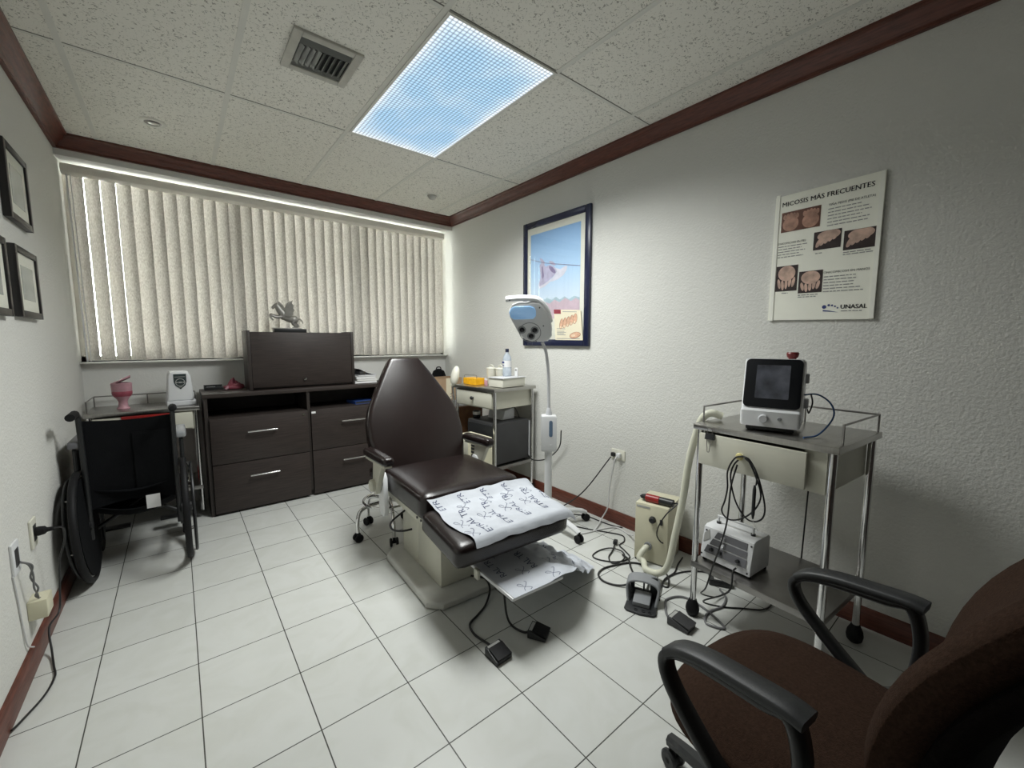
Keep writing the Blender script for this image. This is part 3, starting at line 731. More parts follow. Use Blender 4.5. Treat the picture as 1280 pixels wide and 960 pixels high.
# laser unit on the near trolley
def P1(x, y, z=.9255): return on(T1, x, y, z)
lz = thing('laser_unit', 'white podiatry laser unit with black touch screen on the near steel trolley', 'medical device', P1(-.055, .022), 13)
hw = .106
side = [(-.118, .022), (.088, .022), (.088, .255), (.045, .290), (-.050, .298), (-.100, .095), (-.118, .085)]
MB().prism(side, (0, -hw, 0), (1, 0, 0), (0, 0, 1), (0, 1, 0), 0, 2 * hw, .012, 3).build('body', 'white_plastic', lz)
MB().box(-.10, .075, -.085, .085, .004, .024, .004).box(-.09, -.06, -.08, -.05, 0, .006).box(-.09, -.06, .05, .08, 0, .006).box(.04, .07, -.08, -.05, 0, .006).box(.04, .07, .05, .08, 0, .006).build('foot_plate', 'black_plastic', lz)
sa, sb = V((-.1015, 0, .098)), V((-.0515, 0, .296)); sd = (sb - sa).normalized(); sn = V((-sd.z, 0, sd.x))
def rrect(w, h, r, n=5):
    out = []
    for cx, cy, a0 in ((w / 2 - r, h / 2 - r, 0), (-w / 2 + r, h / 2 - r, 90), (-w / 2 + r, -h / 2 + r, 180), (w / 2 - r, -h / 2 + r, 270)):
        for k in range(n + 1): a = R(a0 + 90 * k / n); out.append((cx + r * math.cos(a), cy + r * math.sin(a)))
    return out
mid = (sa + sb) / 2
MB().prism(rrect(.200, .203, .018), mid, (0, 1, 0), sd, sn, -.006, .004, .0015).build('screen_bezel', 'bezel_black', lz)
MB().prism(rrect(.118, .140, .003), mid + sd * .006 + V((0, .000, 0)), (0, 1, 0), sd, sn, .0035, .0046).build('screen', 'screen_glass', lz)
MB().lathe([(0, .016), (.014, .016), (.017, .012), (.018, 0)], (-.117, .020, .055), (-1, 0, 0), 24).build('dial', 'silver_plastic', lz)
MB().lathe([(0, .006), (.006, .006), (.008, 0)], (-.117, -.035, .058), (-1, 0, 0), 16).build('key_switch', 'grey_plastic', lz)
MB().cyl((.03, -.055, .270), (.03, -.055, .302), .014, seg=16).lathe([(0, .030), (.020, .030), (.023, .024), (.020, .010), (.013, .004)], (.03, -.055, .294), seg=20).build('emergency_stop', 'dark_red', lz)
MB().box(.03, .065, -.118, -.100, .195, .235, .004).build('side_socket', 'silver_plastic', lz)
MB().box(.03, .08, -.120, -.100, .09, .13, .003).build('side_socket', 'silver_plastic', lz)
MB().tube([(.0, -.100, .150), (.005, -.150, .155), (.01, -.195, .120), (-.02, -.205, .07), (-.10, -.165, .012), (-.155, -.120, .003)], .0032, 8, 6).build('fibre_cable', 'blue_cable', lz)
MB().tube([(.0, -.128, .155), (.0, -.135, .12), (.02, -.125, .075), (.05, -.118, .085)], .0028, 8, 5).build('strap_cable', 'black_cord', lz)
# binder clip on the drawer edge
bc = thing('binder_clip', 'small black binder clip on the left of the near trolley drawer', 'binder clip', on(T1, -.246, .185, .868))
MB().prism([(-.010, 0), (.010, 0), (.003, .026), (-.003, .026)], (0, -.020, .0), (1, 0, 0), (0, 0, 1), (0, 1, 0), 0, .040, .001).build('clip', 'black_plastic', bc)
MB().tube([(-.006, -.012, .004), (-.012, -.006, -.030), (-.013, -.004, -.052), (-.013, .004, -.052), (-.012, .006, -.030), (-.006, .012, .004)], .0019, 6, 4).tube([(-.003, -.010, .025), (-.006, -.009, .045), (-.006, .009, .045), (-.003, .010, .025)], .0014, 6, 3).build('wire_loop', 'dull_steel', bc)
# cable bundle hung on the knob
cbn = thing('handpiece_cable', 'black looped cable with slim handpiece hung over the near trolley drawer knob', 'cable', on(T1, -.262, .03, .818))
def K(y, z, x=-.012): return (x, y, z)
MB().tube([K(.0, .014, -.006), K(.03, .0), K(.055, -.06), K(.052, -.13), K(.06, -.19), K(.07, -.235), K(.045, -.262), K(.0, -.250), K(-.05, -.20), K(-.075, -.13), K(-.05, -.05), K(-.02, .006), K(.0, .014, -.006)], .0033, 8, 6).build('cable_loop', 'black_cord', cbn)
MB().tube([K(.004, .012, .0), K(.035, -.03, -.004), K(.045, -.09, -.004), K(.02, -.18, -.006), K(-.02, -.235, -.006), K(-.055, -.242, -.006), K(-.085, -.215, -.006), K(-.088, -.16, -.006), K(-.06, -.06, -.006), K(-.025, .002, -.004), K(.004, .012, .0)], .0033, 8, 6).build('cable_loop', 'black_cord', cbn)
MB().tube([K(-.005, .006, .0), K(-.045, -.02), K(-.056, -.06), K(-.056, -.09)], .003, 8, 5).build('lead', 'black_cord', cbn)
MB().lathe([(0, 0), (.003, .001), (.0065, .02), (.0065, .120), (.0035, .138), (0, .139)], K(-.056, -.225, -.026), (0, 0.0, 1), 12).build('handpiece', 'black_plastic', cbn)
MB().tube([K(-.056, -.222, -.026), K(-.060, -.240, -.026), K(-.078, -.268, -.026)], .0011, 6, 4).build('needle', 'chrome', cbn)
# electrosurgical unit on the lower shelf
es = thing('electrosurgery_unit', 'small white metal unit with grey panels and carry handle on the near trolley shelf', 'medical device', on(T1, -.085, .133, .2725), -4.5)
prof = [(-.085, .012), (.085, .012), (.085, .150), (.070, .163), (-.045, .163), (-.062, .155), (-.085, .05)]
MB().prism(prof, (0, -.113, 0), (1, 0, 0), (0, 0, 1), (0, 1, 0), 0, .226, .004, 2).build('body', 'white_plastic', es)
for sx in (-.07, .07):
    for sy in (-.10, .10): MB().cyl((sx, sy, 0), (sx, sy, .013), .010, seg=10).build('foot', 'black_rubber', es)
fa, fb = V((-.0865, 0, .052)), V((-.0632, 0, .153)); fd = (fb - fa).normalized(); fn = V((-fd.z, 0, fd.x))
for k, (h0, h1, y0, y1) in enumerate(((.068, .098, -.088, .058), (.034, .062, -.092, .075), (-.008, .028, -.095, .095))):
    MB().prism([(y0, h0), (y1, h0), (y1 - .012, h1), (y0, h1)], fa, (0, 1, 0), fd, fn, -.001, .0015).build('panel', 'panel_grey', es)
MB().prism([(.075, .06), (.105, .035), (.105, .075), (.085, .098)], fa, (0, 1, 0), fd, fn, -.001, .0014).build('rating_label', 'silver_label', es)
for y, h in ((.098, .09), (-.104, .092), (.104, -.02), (-.104, -.025)): MB().cyl(fa + V((0, y, 0)) + fd * h, fa + V((0, y, 0)) + fd * h + fn * .003, .004, seg=10).build('screw', 'black_plastic', es)
for y, h in ((.015, .078), (.012, .045), (-.06, .010), (.02, .012), (.06, .012)): MB().cyl(fa + V((0, y, 0)) + fd * h, fa + V((0, y, 0)) + fd * h + fn * .016, .009, .007, 12).build('knob', 'silver_plastic' if h > .03 else 'black_plastic', es)
MB().tube([(.0, .078, .165), (.0, .078, .192), (0, .070, .199), (0, -.070, .199), (0, -.078, .192), (0, -.078, .165)], .0052, 8, 3).build('handle', 'white_plastic', es)
MB().cyl((0, .078, .160), (0, .078, .172), .010, seg=12).cyl((0, -.078, .160), (0, -.078, .172), .010, seg=12).build('handle_mount', 'black_plastic', es)
inv = es.matrix_basis.inverted()
def W(o, pts): m = o.matrix_basis.inverted(); return [m @ V(p) for p in pts]
MB().tube(W(es, [on(T1, -.182, .075, .305), on(T1, -.215, .07, .30), on(T1, -.245, .07, .22), (2.20, -1.74, .06), (2.30, -1.775, .008), (2.375, -1.85, .006), (2.44, -1.915, .006), (2.53, -1.925, .007), (2.60, -1.89, .02)]), .0038, 8, 6).build('mains_lead', 'black_cord', es)
MB().tube(W(es, [(2.42, -1.745, .012), (2.34, -1.735, .02), (2.22, -1.72, .08), on(T1, -.262, .16, .20), on(T1, -.266, .135, .30), on(T1, -.285, .075, .52), on(T1, -.302, .055, .70), on(T1, -.296, .038, .80)]), .0033, 8, 6).build('output_lead', 'black_cord', es)
# thin black lead down the wall behind the shelf
ld = thing('wall_cable', 'thin straight black cable hanging behind the near trolley', 'cable', on(T1, .242, -.02, .26))
MB().tube(W(ld, [on(T1, .242, -.02, .26), on(T1, .242, -.025, .50), on(T1, .242, -.03, .76), on(T1, .242, -.03, .90)]), .0035, 8, 4).build('cable', 'black_cord', ld)

# things on the far trolley
def P2(x, y, z=.9255): return on(T2, x, y, z)
ob = thing('amber_rack', 'orange translucent rack on the far trolley top', 'rack', P2(-.085, .165), 4)
MB().box(-.055, .055, -.085, .085, 0, .012, .004).box(-.055, .055, -.085, .085, .050, .056, .002).box(-.055, -.051, -.085, .085, .01, .052).box(.051, .055, -.085, .085, .01, .052).box(-.051, .051, -.085, -.081, .01, .052).box(-.051, .051, .081, .085, .01, .052).box(-.058, -.052, -.002, .002, .008, .054).build('rack', 'amber', ob)
MB().tube([(-.04, .083, .054), (-.04, .083, .078), (-.04, .02, .080), (-.04, -.03, .082), (-.04, -.083, .080), (-.04, -.083, .054)], .0025, 6, 2).build('wire_handle', 'dull_steel', ob)
for nm, x, y, lab in (('jar', .03, .072, 'left of two cream lidded jars on the far trolley, behind the orange rack'), ('jar', .055, -.020, 'right of two cream lidded jars on the far trolley, next to the clear bottle')):
    j = thing('jar', lab, 'jar', P2(x, y), 0, 'cream jars on the far trolley')
    MB().lathe([(0, 0), (.036, 0), (.039, .006), (.043, .130), (.040, .132), (.0, .132)], seg=24).build('body', 'offwhite_plastic', j)
    l = MB().lathe([(.0445, .130), (.0455, .136), (.042, .141), (.02, .145), (0, .146)], seg=24).build('lid', 'offwhite_plastic', j)
    MB().tube([(0, -.024, .140), (0, -.022, .158), (0, 0, .166), (0, .022, .158), (0, .024, .140)], .0055, 8, 4).build('lid_handle', 'offwhite_plastic', l)
bt = thing('water_bottle', 'clear plastic bottle with navy cap standing on the steel box of the far trolley', 'bottle', P2(.115, -.115, .9255))
MB().lathe([(0, 0), (.034, 0), (.037, .006), (.037, .062), (.035, .066), (.037, .072), (.037, .135), (.030, .165), (.014, .192), (.013, .205), (0, .205)], seg=24).build('body', 'clear_plastic', bt)
MB().lathe([(.0155, .200), (.016, .222), (.014, .226), (0, .226)], seg=20).build('cap', 'navy_lacquer', bt)
MB().lathe([(.0376, .075), (.0376, .130)], seg=24).build('label', 'white_paper', bt)
MB().box(-.039, -.037, -.010, .018, .108, .122).box(-.039, -.037, -.008, .012, .085, .092).build('label_mark', 'ink_navy', bt)
bx = thing('instrument_box', 'shallow cream instrument box with lid at the front corner of the far trolley', 'box', P2(-.005, -.168), 5)
MB().box(-.125, .125, -.085, .085, .003, .074, .006).build('body', 'offwhite_plastic', bx)
MB().box(-.133, .133, -.093, .093, .074, .080, .002).build('lid', 'silver_plastic', bx)
MB().box(-.115, .115, -.075, .075, 0, .004).build('base', 'black_rubber', bx)
bt.matrix_basis = Matrix.Translation(P2(.035, -.125, 1.006)) 
bt['label'] = 'clear plastic bottle with navy cap standing on the cream instrument box'
cd = thing('small_box', 'tiny white box standing beside the clear bottle on the instrument box', 'box', P2(.075, -.195, 1.006), 10)
MB().box(-.006, .006, -.014, .014, 0, .070, .001).build('carton', 'white_paper', cd)
MB().box(-.0065, -.0058, -.010, .010, .045, .06).build('printed_band', 'ink_grey', cd)
for k, (x, y, c) in enumerate(((-.06, .045, 'left pink vial between the orange rack and the instrument box'), (-.075, .010, 'right pink vial between the orange rack and the instrument box'))):
    v = thing('vial', c, 'vial', P2(x, y), 0, 'pink vials on the far trolley')
    MB().lathe([(0, 0), (.009, 0), (.009, .040), (.006, .045), (0, .045)], seg=14).build('body', 'pink_plastic', v)
    MB().cyl((0, 0, .043), (0, 0, .058), .0075, seg=14).build('cap', 'white_plastic', v)
# lower shelf of the far trolley
sz = thing('sterilizer', 'black boxy sterilizer on the lower shelf of the far trolley', 'appliance', P2(-.005, -.06, .3005), 4)
MB().box(-.185, .185, -.185, .185, .012, .345, .010).build('body', 'charcoal', sz)
MB().box(-.195, -.183, -.175, .175, .03, .325, .005).build('door', 'black_plastic', sz)
for sx in (-.15, .15):
    for sy in (-.15, .15): MB().cyl((sx, sy, 0), (sx, sy, .014), .014, seg=10).build('foot', 'black_rubber', sz)
MB().box(.178, .186, -.190, -.184, .02, .33).build('edge_trim', 'silver_plastic', sz)
cd_ = on(T2, .19, -.20, .5)
MB().tube(W(sz, [on(T2, .16, -.245, .34), (2.60, -.08, .30), (2.64, -.20, .33), (2.65, -.33, .45), (2.62, -.38, .60)]), .005, 8, 6).build('mains_lead', 'black_cord', sz)
dv = thing('grey_device', 'pale grey sloped device standing on the black sterilizer', 'appliance', P2(.02, -.055, .6465), 4)
MB().prism([(-.06, 0), (.07, 0), (.07, .085), (.045, .092), (-.035, .075)], (0, -.10, 0), (1, 0, 0), (0, 0, 1), (0, 1, 0), 0, .20, .008, 2).build('body', 'silver_plastic', dv)
MB().tube([(.04, -.09, .085), (.05, -.115, .10), (.06, -.14, .07), (.08, -.15, .01)], .003, 6, 5).build('lead', 'black_cord', dv)
cp = thing('dark_cup', 'small dark glass cup on the sterilizer, left of the grey device', 'cup', P2(-.125, .085, .6465))
MB().lathe([(0, 0), (.030, 0), (.032, .004), (.033, .058), (.030, .058), (.029, .006), (0, .006)], seg=20).build('body', 'lens_black', cp)
MB().lathe([(.0335, .030), (.0335, .055)], seg=20).build('band', 'silver_label', cp)
dm = thing('drawer_unit', 'low brown wooden drawer box beside the sterilizer, behind the treatment chair', 'cabinet', (2.31, .70, 0), 4)
MB().box(-.17, .17, -.20, .22, 0, .715, .003).build('carcass', 'brown_wood', dm)
MB().box(-.178, -.168, -.19, .21, .60, .70, .002).box(-.178, -.168, -.19, .21, .48, .59, .002).box(-.178, -.168, -.19, .21, .05, .47, .002).build('drawer_front', 'brown_wood', dm)
MB().box(-.15, .15, -.17, .17, .7155, .718).build('mat', 'grey_plastic', dm)
ct = thing('cream_tower', 'cream vented cabinet tower under the right armrest of the treatment chair', 'appliance', (2.17, .055, 0), 2)
MB().box(-.13, -.02, -.16, .12, .0, .565, .008).box(-.02, -.015, -.15, .10, .02, .55).build('body', 'ivory_metal', ct)
for k in range(7): MB().box(-.1345, -.1295, -.125, -.035, .335 + k * .026, .350 + k * .026, .001).build('slot', 'black_plastic', ct)
MB().box(-.1345, -.1295, .01, .09, .40, .52, .002).build('panel', 'cream_metal', ct)
# cream lamp on a spring arm left of the far trolley, cardboard box and dark bag behind
ml = thing('spring_arm_lamp', 'cream lamp head on a chrome spring arm at the left of the far trolley', 'lamp', on(T2, -.238, .235, .0))
b0 = ml.matrix_basis.to_translation()
MB().box(-.016, .0162, -.005, .045, .56, .60, .003).build('clamp', 'black_plastic', ml)
MB().cyl((.0, .02, .45), (.0, .02, .80), .010, seg=12).cyl((0, .02, .80), (-.015, .02, .925), .009, seg=10).build('arm', 'chrome', ml)
MB().tube([(-.022 + .011 * math.cos(k * 1.1), .02 + .011 * math.sin(k * 1.1), .62 + k * .0042) for k in range(58)], .0022, 5, 1).build('spring', 'chrome', ml)
MB().ball((-.015, .02, .925), .017).build('joint', 'cream_metal', ml)
MB().ball((.006, .008, 1.000), .056, .62, .80, 1.55, Matrix.Rotation(R(14), 4, 'Y')).build('shade', 'offwhite_plastic', ml, ang=80)
cx = thing('cardboard_box', 'open-topped brown cardboard box in the far right corner behind the treatment chair', 'box', (2.42, 1.12, 0), 3)
MB().box(-.16, .16, -.115, -.111, .0, .925).box(-.16, .16, .111, .115, 0, .925).box(-.16, -.156, -.111, .111, 0, .925).box(.156, .16, -.111, .111, 0, .925).box(-.156, .156, -.111, .111, .0, .005).build('carton', 'cardboard', cx)
MB().box(-.03, .03, -.1165, -.1148, .0, .925).build('tape', 'leaflet_cream', cx)
bg = thing('dark_bag', 'dark rounded bag standing behind the cardboard box in the corner', 'bag', (2.50, 1.34, 0))
MB().lathe([(0, 0), (.09, 0), (.10, .05), (.095, .7), (.085, .90), (.06, .975), (.02, 1.0), (0, 1.0)], seg=20).build('body', 'nylon', bg)
MB().tube([(-.03, 0, .985), (-.02, 0, 1.015), (.02, 0, 1.015), (.03, 0, .985)], .006, 8, 4).build('handle', 'nylon', bg)

# things on the side table behind the wheelchair
ZT = .8305
pk = thing('pink_ornament', 'pink glossy cup shaped ornament on the side table behind the wheelchair', 'ornament', (.012, 1.25, ZT))
MB().lathe([(0, 0), (.034, 0), (.036, .006), (.026, .018), (.024, .05), (.030, .068), (.046, .090), (.053, .125), (.055, .175), (.051, .18), (.048, .175), (.046, .12), (0, .10)], seg=24).build('cup', 'pink_plastic', pk)
MB().lathe([(.0455, .088), (.053, .105), (.053, .122), (.050, .128)], seg=24).build('band', 'pink_dark', pk)
MB().sheet(lambda u, v: V(((u - .5) * .092 , (v - .5) * .092 * (.55 + .45 * math.sin(u * PI)), .172 + .050 * u + .008 * math.sin(v * PI * 3))), 8, 8, .003).build('crumpled_rim', 'pink_plastic', pk)
wc = thing('white_appliance', 'white sloped plastic appliance with a dark shield emblem on the side table', 'appliance', (.318, 1.262, ZT), 3)
MB().prism([(-.078, .035), (.078, .035), (.066, .215), (.052, .243), (-.050, .246), (-.062, .22)], (0, -.07, 0), (1, 0, 0), (0, 0, 1), V((0, 1, 0)), 0, .16, .014, 3).build('body', 'white_plastic', wc)
MB().box(-.080, .090, -.085, .095, 0, .036, .008).build('base', 'silver_plastic', wc)
def sh(u, v): return (u, -.0705 , v)
bd = MB().prism([(-.032, .228), (.040, .228), (.040, .172), (.032, .145), (.004, .118), (-.024, .145), (-.032, .172)], (0, -.0715, 0), (1, 0, 0), (0, 0, 1), (0, 1, 0), -.001, .002).build('emblem', 'badge_dark', wc)
m = MB()
for k in range(24):
    a, b = 2 * PI * k / 24, 2 * PI * (k + 1) / 24
    m.prism([(.004 + .028 * math.cos(a), .168 + .028 * math.sin(a)), (.004 + .028 * math.cos(b), .168 + .028 * math.sin(b)), (.004 + .024 * math.cos(b), .168 + .024 * math.sin(b)), (.004 + .024 * math.cos(a), .168 + .024 * math.sin(a))], (0, -.0725, 0), (1, 0, 0), (0, 0, 1), (0, 1, 0), -.001, .0005)
for a, b, c, d in ((-.022, -.010, .164, .172), (-.006, .014, .163, .173), (.018, .030, .164, .172), (-.006, .014, .132, .136), (-.026, .034, .206, .209)): m.box(a, b, -.0738, -.0715, c, d)
m.build('emblem_ring', 'silver_label', bd)
rd = thing('red_tray', 'red tray under the top of the side table behind the wheelchair', 'tray', (.10, 1.16, .2505))
MB().box(-.10, .15, -.06, .20, 0, .006, .002).box(-.10, .15, -.06, -.055, .005, .05).box(-.10, .15, .195, .20, .005, .05).box(-.10, -.095, -.055, .195, .005, .05).box(.145, .15, -.055, .195, .005, .05).build('tray', 'red_plastic', rd)
def circle(c, r, axis, n=28, a0=0):
    out = []
    for k in range(n):
        a = a0 + 2 * PI * k / n
        if axis == 'x': out.append((c[0], c[1] + r * math.cos(a), c[2] + r * math.sin(a)))
        elif axis == 'y': out.append((c[0] + r * math.cos(a), c[1], c[2] + r * math.sin(a)))
        else: out.append((c[0] + r * math.cos(a), c[1] + r * math.sin(a), c[2]))
    return out
# ------------------------------------------------------------------ treatment chair
tc = thing('treatment_chair', 'brown leather podiatry treatment chair with cream base in the middle of the room', 'chair', (1.532, -.5, 0), -2.8)
MB().prism([(-.33, .15), (-.26, .235), (.26, .235), (.33, .15), (.33, -.40), (.27, -.465), (-.27, -.465), (-.33, -.40)], (0, 0, 0), (1, 0, 0), (0, 1, 0), (0, 0, 1), .0, .040, .012, 3).build('base_plate', 'stone_white', tc)
MB().box(-.222, .235, -.345, -.065, .040, .375, .005).box(-.220, .233, -.061, .165, .040, .375, .005).box(-.217, .230, -.07, -.05, .040, .37).build('column', 'cream_metal', tc)
MB().box(-.270, .270, -.305, .285, .345, .400, .006).build('seat_frame', 'cream_metal', tc)
m = MB()
for y in (-.175, -.225, -.285): m.cyl((-.270, y, .368), (-.2745, y, .368), .010 if y < -.28 else .007, seg=12)
m.build('bolts', 'charcoal', tc)
MB().cushion(-.300, .300, -.315, .290, .390, .528, .034, .014).build('seat', 'leather', tc, ang=60)
aN = R(25); up = V((0, math.sin(aN), math.cos(aN))); nn = V((0, -math.cos(aN), math.sin(aN)))
half = [(.262, 0), (.290, .06), (.309, .14), (.325, .25), (.318, .36), (.294, .445), (.254, .525), (.200, .625), (.150, .712), (.116, .768), (.098, .788)]
out = half + [(-x, y) for x, y in reversed(half)]
MB().prism(out, (-.028, .265, .455), (1, 0, 0), up, nn, -.045, .050, .030, 5).build('backrest', 'leather', tc, ang=50)
MB().prism([(x * .86, y * .86 + .04) for x, y in out], (-.035, .265, .455), (1, 0, 0), up, nn, -.062, -.044, .003).build('back_shell', 'cream_metal', tc)
for s in (-1, 1):
    ax = s * .345 - .012
    TM = Matrix.Translation((ax, .18, .632)) @ Matrix.Rotation(R(-2.5), 4, 'X')
    ar = MB().cushion(-.033, .033, -.205 if s < 0 else -.15, .185, -.026, .026, .022, .004, M=TM).build('armrest', 'leather', tc, ang=60)
    MB().box(-.022, .022, -.175 if s < 0 else -.125, .16, -.038, -.025, .003, M=TM).build('armrest_plate', 'cream_metal', ar)
    MB().prism([(.215, .60), (.245, .42), (.195, .40), (.07, .60)], (ax - .016, 0, 0), (0, 1, 0), (0, 0, 1), (1, 0, 0), 0, .032, .006).build('bracket', 'cream_metal', ar)
    MB().cyl((ax, .205, .455), (ax + s * .040, .205, .455), .036, seg=24, bev=.006).build('knob', 'cream_metal', ar)
    MB().prism([(.145, .30), (.16, .50), (.185, .525), (.225, .525), (.245, .50), (.245, .30), (.22, .265), (.17, .265)], (s * .322 - .015, 0, 0), (0, 1, 0), (0, 0, 1), (1, 0, 0), 0, .03, .006).build('side_plate', 'white_plastic', tc)
FM = Matrix.Translation((0, -.525, .402)) @ Matrix.Rotation(R(6.3), 4, 'X')
MB().cushion(-.328, .312, -.195, .185, -.055, .055, .034, .008, M=FM).build('footrest', 'leather', tc, ang=60)
MB().box(-.20, .20, -.34, -.25, .31, .36, .004).build('footrest_bracket', 'cream_metal', tc)
# slide-out tray under the footrest
TZ = .232
MB().box(-.145, .115, -.865, -.345, TZ - .008, TZ - .003).box(-.157, -.145, -.865, -.345, TZ - .011, TZ + .004, .002).box(.115, .127, -.865, -.345, TZ - .011, TZ + .004, .002).box(-.157, .127, -.872, -.865, TZ - .010, TZ + .003, .002).build('slide_tray', 'white_plastic', tc)
MB().box(-.172, -.157, -.62, -.585, TZ - .035, TZ + .012, .003).build('tray_catch', 'cream_metal', tc)
MB().tube([(-.20, .0 + .13, .30), (-.31, .11, .25), (-.33, .04, .235), (-.30, -.03, .245), (-.25, -.05, .25)], .0055, 8, 5).build('cable_loop', 'black_cord', tc)
# printed protective sheets
def w2(p, s, seed): return noise.noise(V((p[0] * s + seed, p[1] * s, seed * .7)))
def paper1(u, v):
    y = .196 - .396 * v                       # footrest plane, back to front
    xl = -.290 + .045 * v + .012 * math.sin(v * 9)
    xr = .345 + .014 * math.sin(v * 7)
    x = xl + (xr - xl) * u
    z = .060 + .008 * (1 - (x / .33) ** 2) + .009 * w2((x, y), 9, 3) + .006 * w2((x, y), 20, 5) + .006
    if y > .135: z += (y - .135) * .42
    ox = max(0, x - .296); z -= ox * ox * 9
    dy = max(0, -.165 - y)
    if dy: z -= min(dy * dy * 26, .045)
    return FM @ V((x, y, z))
def paper1c(u, v): 
    return paper1(max(0, min(1, u)), max(0, min(1, v)))
def nrm(f, u, v, e=.01):
    n = (f(u + e, v) - f(u - e, v)).cross(f(u, v + e) - f(u, v - e)); n.normalize()
    return n if n.z > 0 else -n
ps = thing('paper_sheet', 'white printed paper sheet laid over the chair footrest', 'paper sheet', tc.matrix_basis @ V((0, -.525, .47)), -2.8, 'printed paper sheets on the treatment chair')
toP = lambda p: tc.matrix_basis @ V(p)
MB().sheet(lambda u, v: toP(paper1c(u, v)), 44, 30, .0012).build('sheet', 'paper', ps, w=True, ang=80)
def printed(f, rows, ps, Lu, Lv, name='printed_lettering'):
    tb = MB()
    def place(u0, v0):
        def g(x, y):
            u, v = u0 - y / Lu, v0 - x / Lv
            u, v = max(.01, min(.99, u)), max(.015, min(.985, v))
            return toP(f(u, v) + nrm(f, u, v) * .0018)
        return g
    for body, u, v, size in rows:
        if body == 'X':
            g = place(u, v); q = MB()
            for path in ([(-.030, -.006), (-.020, -.020), (-.004, .0), (.010, .020), (.024, .026), (.026, .014), (.008, .004)], [(-.026, .020), (-.010, .012), (.006, -.008), (.022, -.022), (.032, -.016)]):
                P = catmull([(a, b, 0) for a, b in path], 5)
                t = bmesh.new(); wv = .0013; prev = None
                for i, p in enumerate(P):
                    d = (P[min(i + 1, len(P) - 1)] - P[max(i - 1, 0)]).normalized(); nx = V((-d.y, d.x, 0)) * wv
                    a, b = t.verts.new(g(*(p + nx).xy)), t.verts.new(g(*(p - nx).xy))
                    if prev: t.faces.new((prev[0], a, b, prev[1]))
                    prev = (a, b)
                tb._merge(t)
        else: add_text(tb, body, size, place(u, v), 0)
    tb.build(name, 'ink_blue', ps, w=True, ang=180)
rows = []
for k, u in enumerate((.185, .40, .615, .83)):
    rows += [('ETRAL TR', u, .90 - .04 * k, .050), ('X', u - .105, .60 - .03 * k, 0), ('ETR', u - .115, .22, .046), ('X', u + .01, .30 - .02 * k, 0)]
rows += [('X', .045, .82, 0), ('ETRAL', .975, .55, .048)]
printed(paper1, rows, ps, .63, .375)
def paper2(u, v):
    x = -.150 + .74 * u
    y0 = -.36; y1 = -.876
    k = max(0, (x - .135) / .455)
    y1 += .24 * k ** 1.4; y0 -= .10 * k
    y = y0 + (y1 - y0) * v
    s = min(1, k / .96) ** 1.25
    z = (TZ - .003) * (1 - s) + .012 * s
    hump = math.sin(min(1, max(0, (x - .03) / .30)) * PI)
    z += .024 * hump * (.35 + .65 * v) * (.6 + .6 * w2((x, y), 11, 2))
    z += (.003 + .046 * math.sin(min(1, k) * PI)) * (.8 * w2((x, y), 13, 11) + .5 * w2((x, y), 27, 4)) + .006
    z += .003 * w2((x, y), 24, 8) * (1 if x > 0 else .5)
    if x < .135: z = max(z, TZ + .0052)
    return V((x, y, max(z, .006)))
p2_ = thing('paper_sheet', 'crumpled printed paper sheet on the tray under the footrest, trailing to the floor', 'paper sheet', tc.matrix_basis @ V((0.1, -.6, TZ)), -2.8, 'printed paper sheets on the treatment chair')
MB().sheet(lambda u, v: toP(paper2(max(0, min(1, u)), max(0, min(1, v)))), 60, 34, .0012).build('sheet', 'paper', p2_, w=True, ang=80)
rows = []
for k, u in enumerate((.10, .32, .54, .76)):
    rows += [('RAL TR', u, .70 + .04 * (k % 2), .048), ('X', u + .11, .72, 0), ('TR', u + .09, .40, .048), ('X', u + .02, .92, 0), ('X', u + .03, .30, 0)]
printed(lambda u, v: paper2(max(0, min(1, u)), max(0, min(1, v))), rows, p2_, .74, .49)

# rolling stool tucked behind the treatment chair
st = thing('rolling_stool', 'chrome rolling stool on casters tucked behind the treatment chair', 'stool', (1.375, .015, 0), 0)
MB().cyl((0, 0, .20), (0, 0, .40), .022, seg=16).build('column', 'chrome', st)
MB().lathe([(0, .40), (.105, .40), (.12, .412), (.12, .445), (.105, .458), (0, .462)], seg=32).build('seat', 'leather', st)
MB().tube(circle((0, 0, .235), .165, 'z', 24), .007, 8, 2, closed=True).build('foot_ring', 'chrome', st)
for k in range(5):
    a = R(180 + 2 + 72 * k); c, s = math.cos(a), math.sin(a); r = .218
    l = MB().tube([(c * .02, s * .02, .225), (c * .13, s * .13, .222), (c * .195, s * .195, .200), (c * r, s * r, .145), (c * r, s * r, .062)], .0115, 10, 5).build('leg', 'chrome', st)
    MB().cyl((c * r - s * .012, s * r + c * .012, .028), (c * r - s * .026, s * r + c * .026, .028), .028, seg=20, bev=.005).cyl((c * r + s * .012, s * r - c * .012, .028), (c * r + s * .026, s * r - c * .026, .028), .028, seg=20, bev=.005).cyl((c * r - s * .026, s * r + c * .026, .028), (c * r + s * .026, s * r - c * .026, .028), .009, seg=10).cyl((c * r, s * r, .03), (c * r, s * r, .068), .010, seg=10).build('caster', 'black_rubber', l)

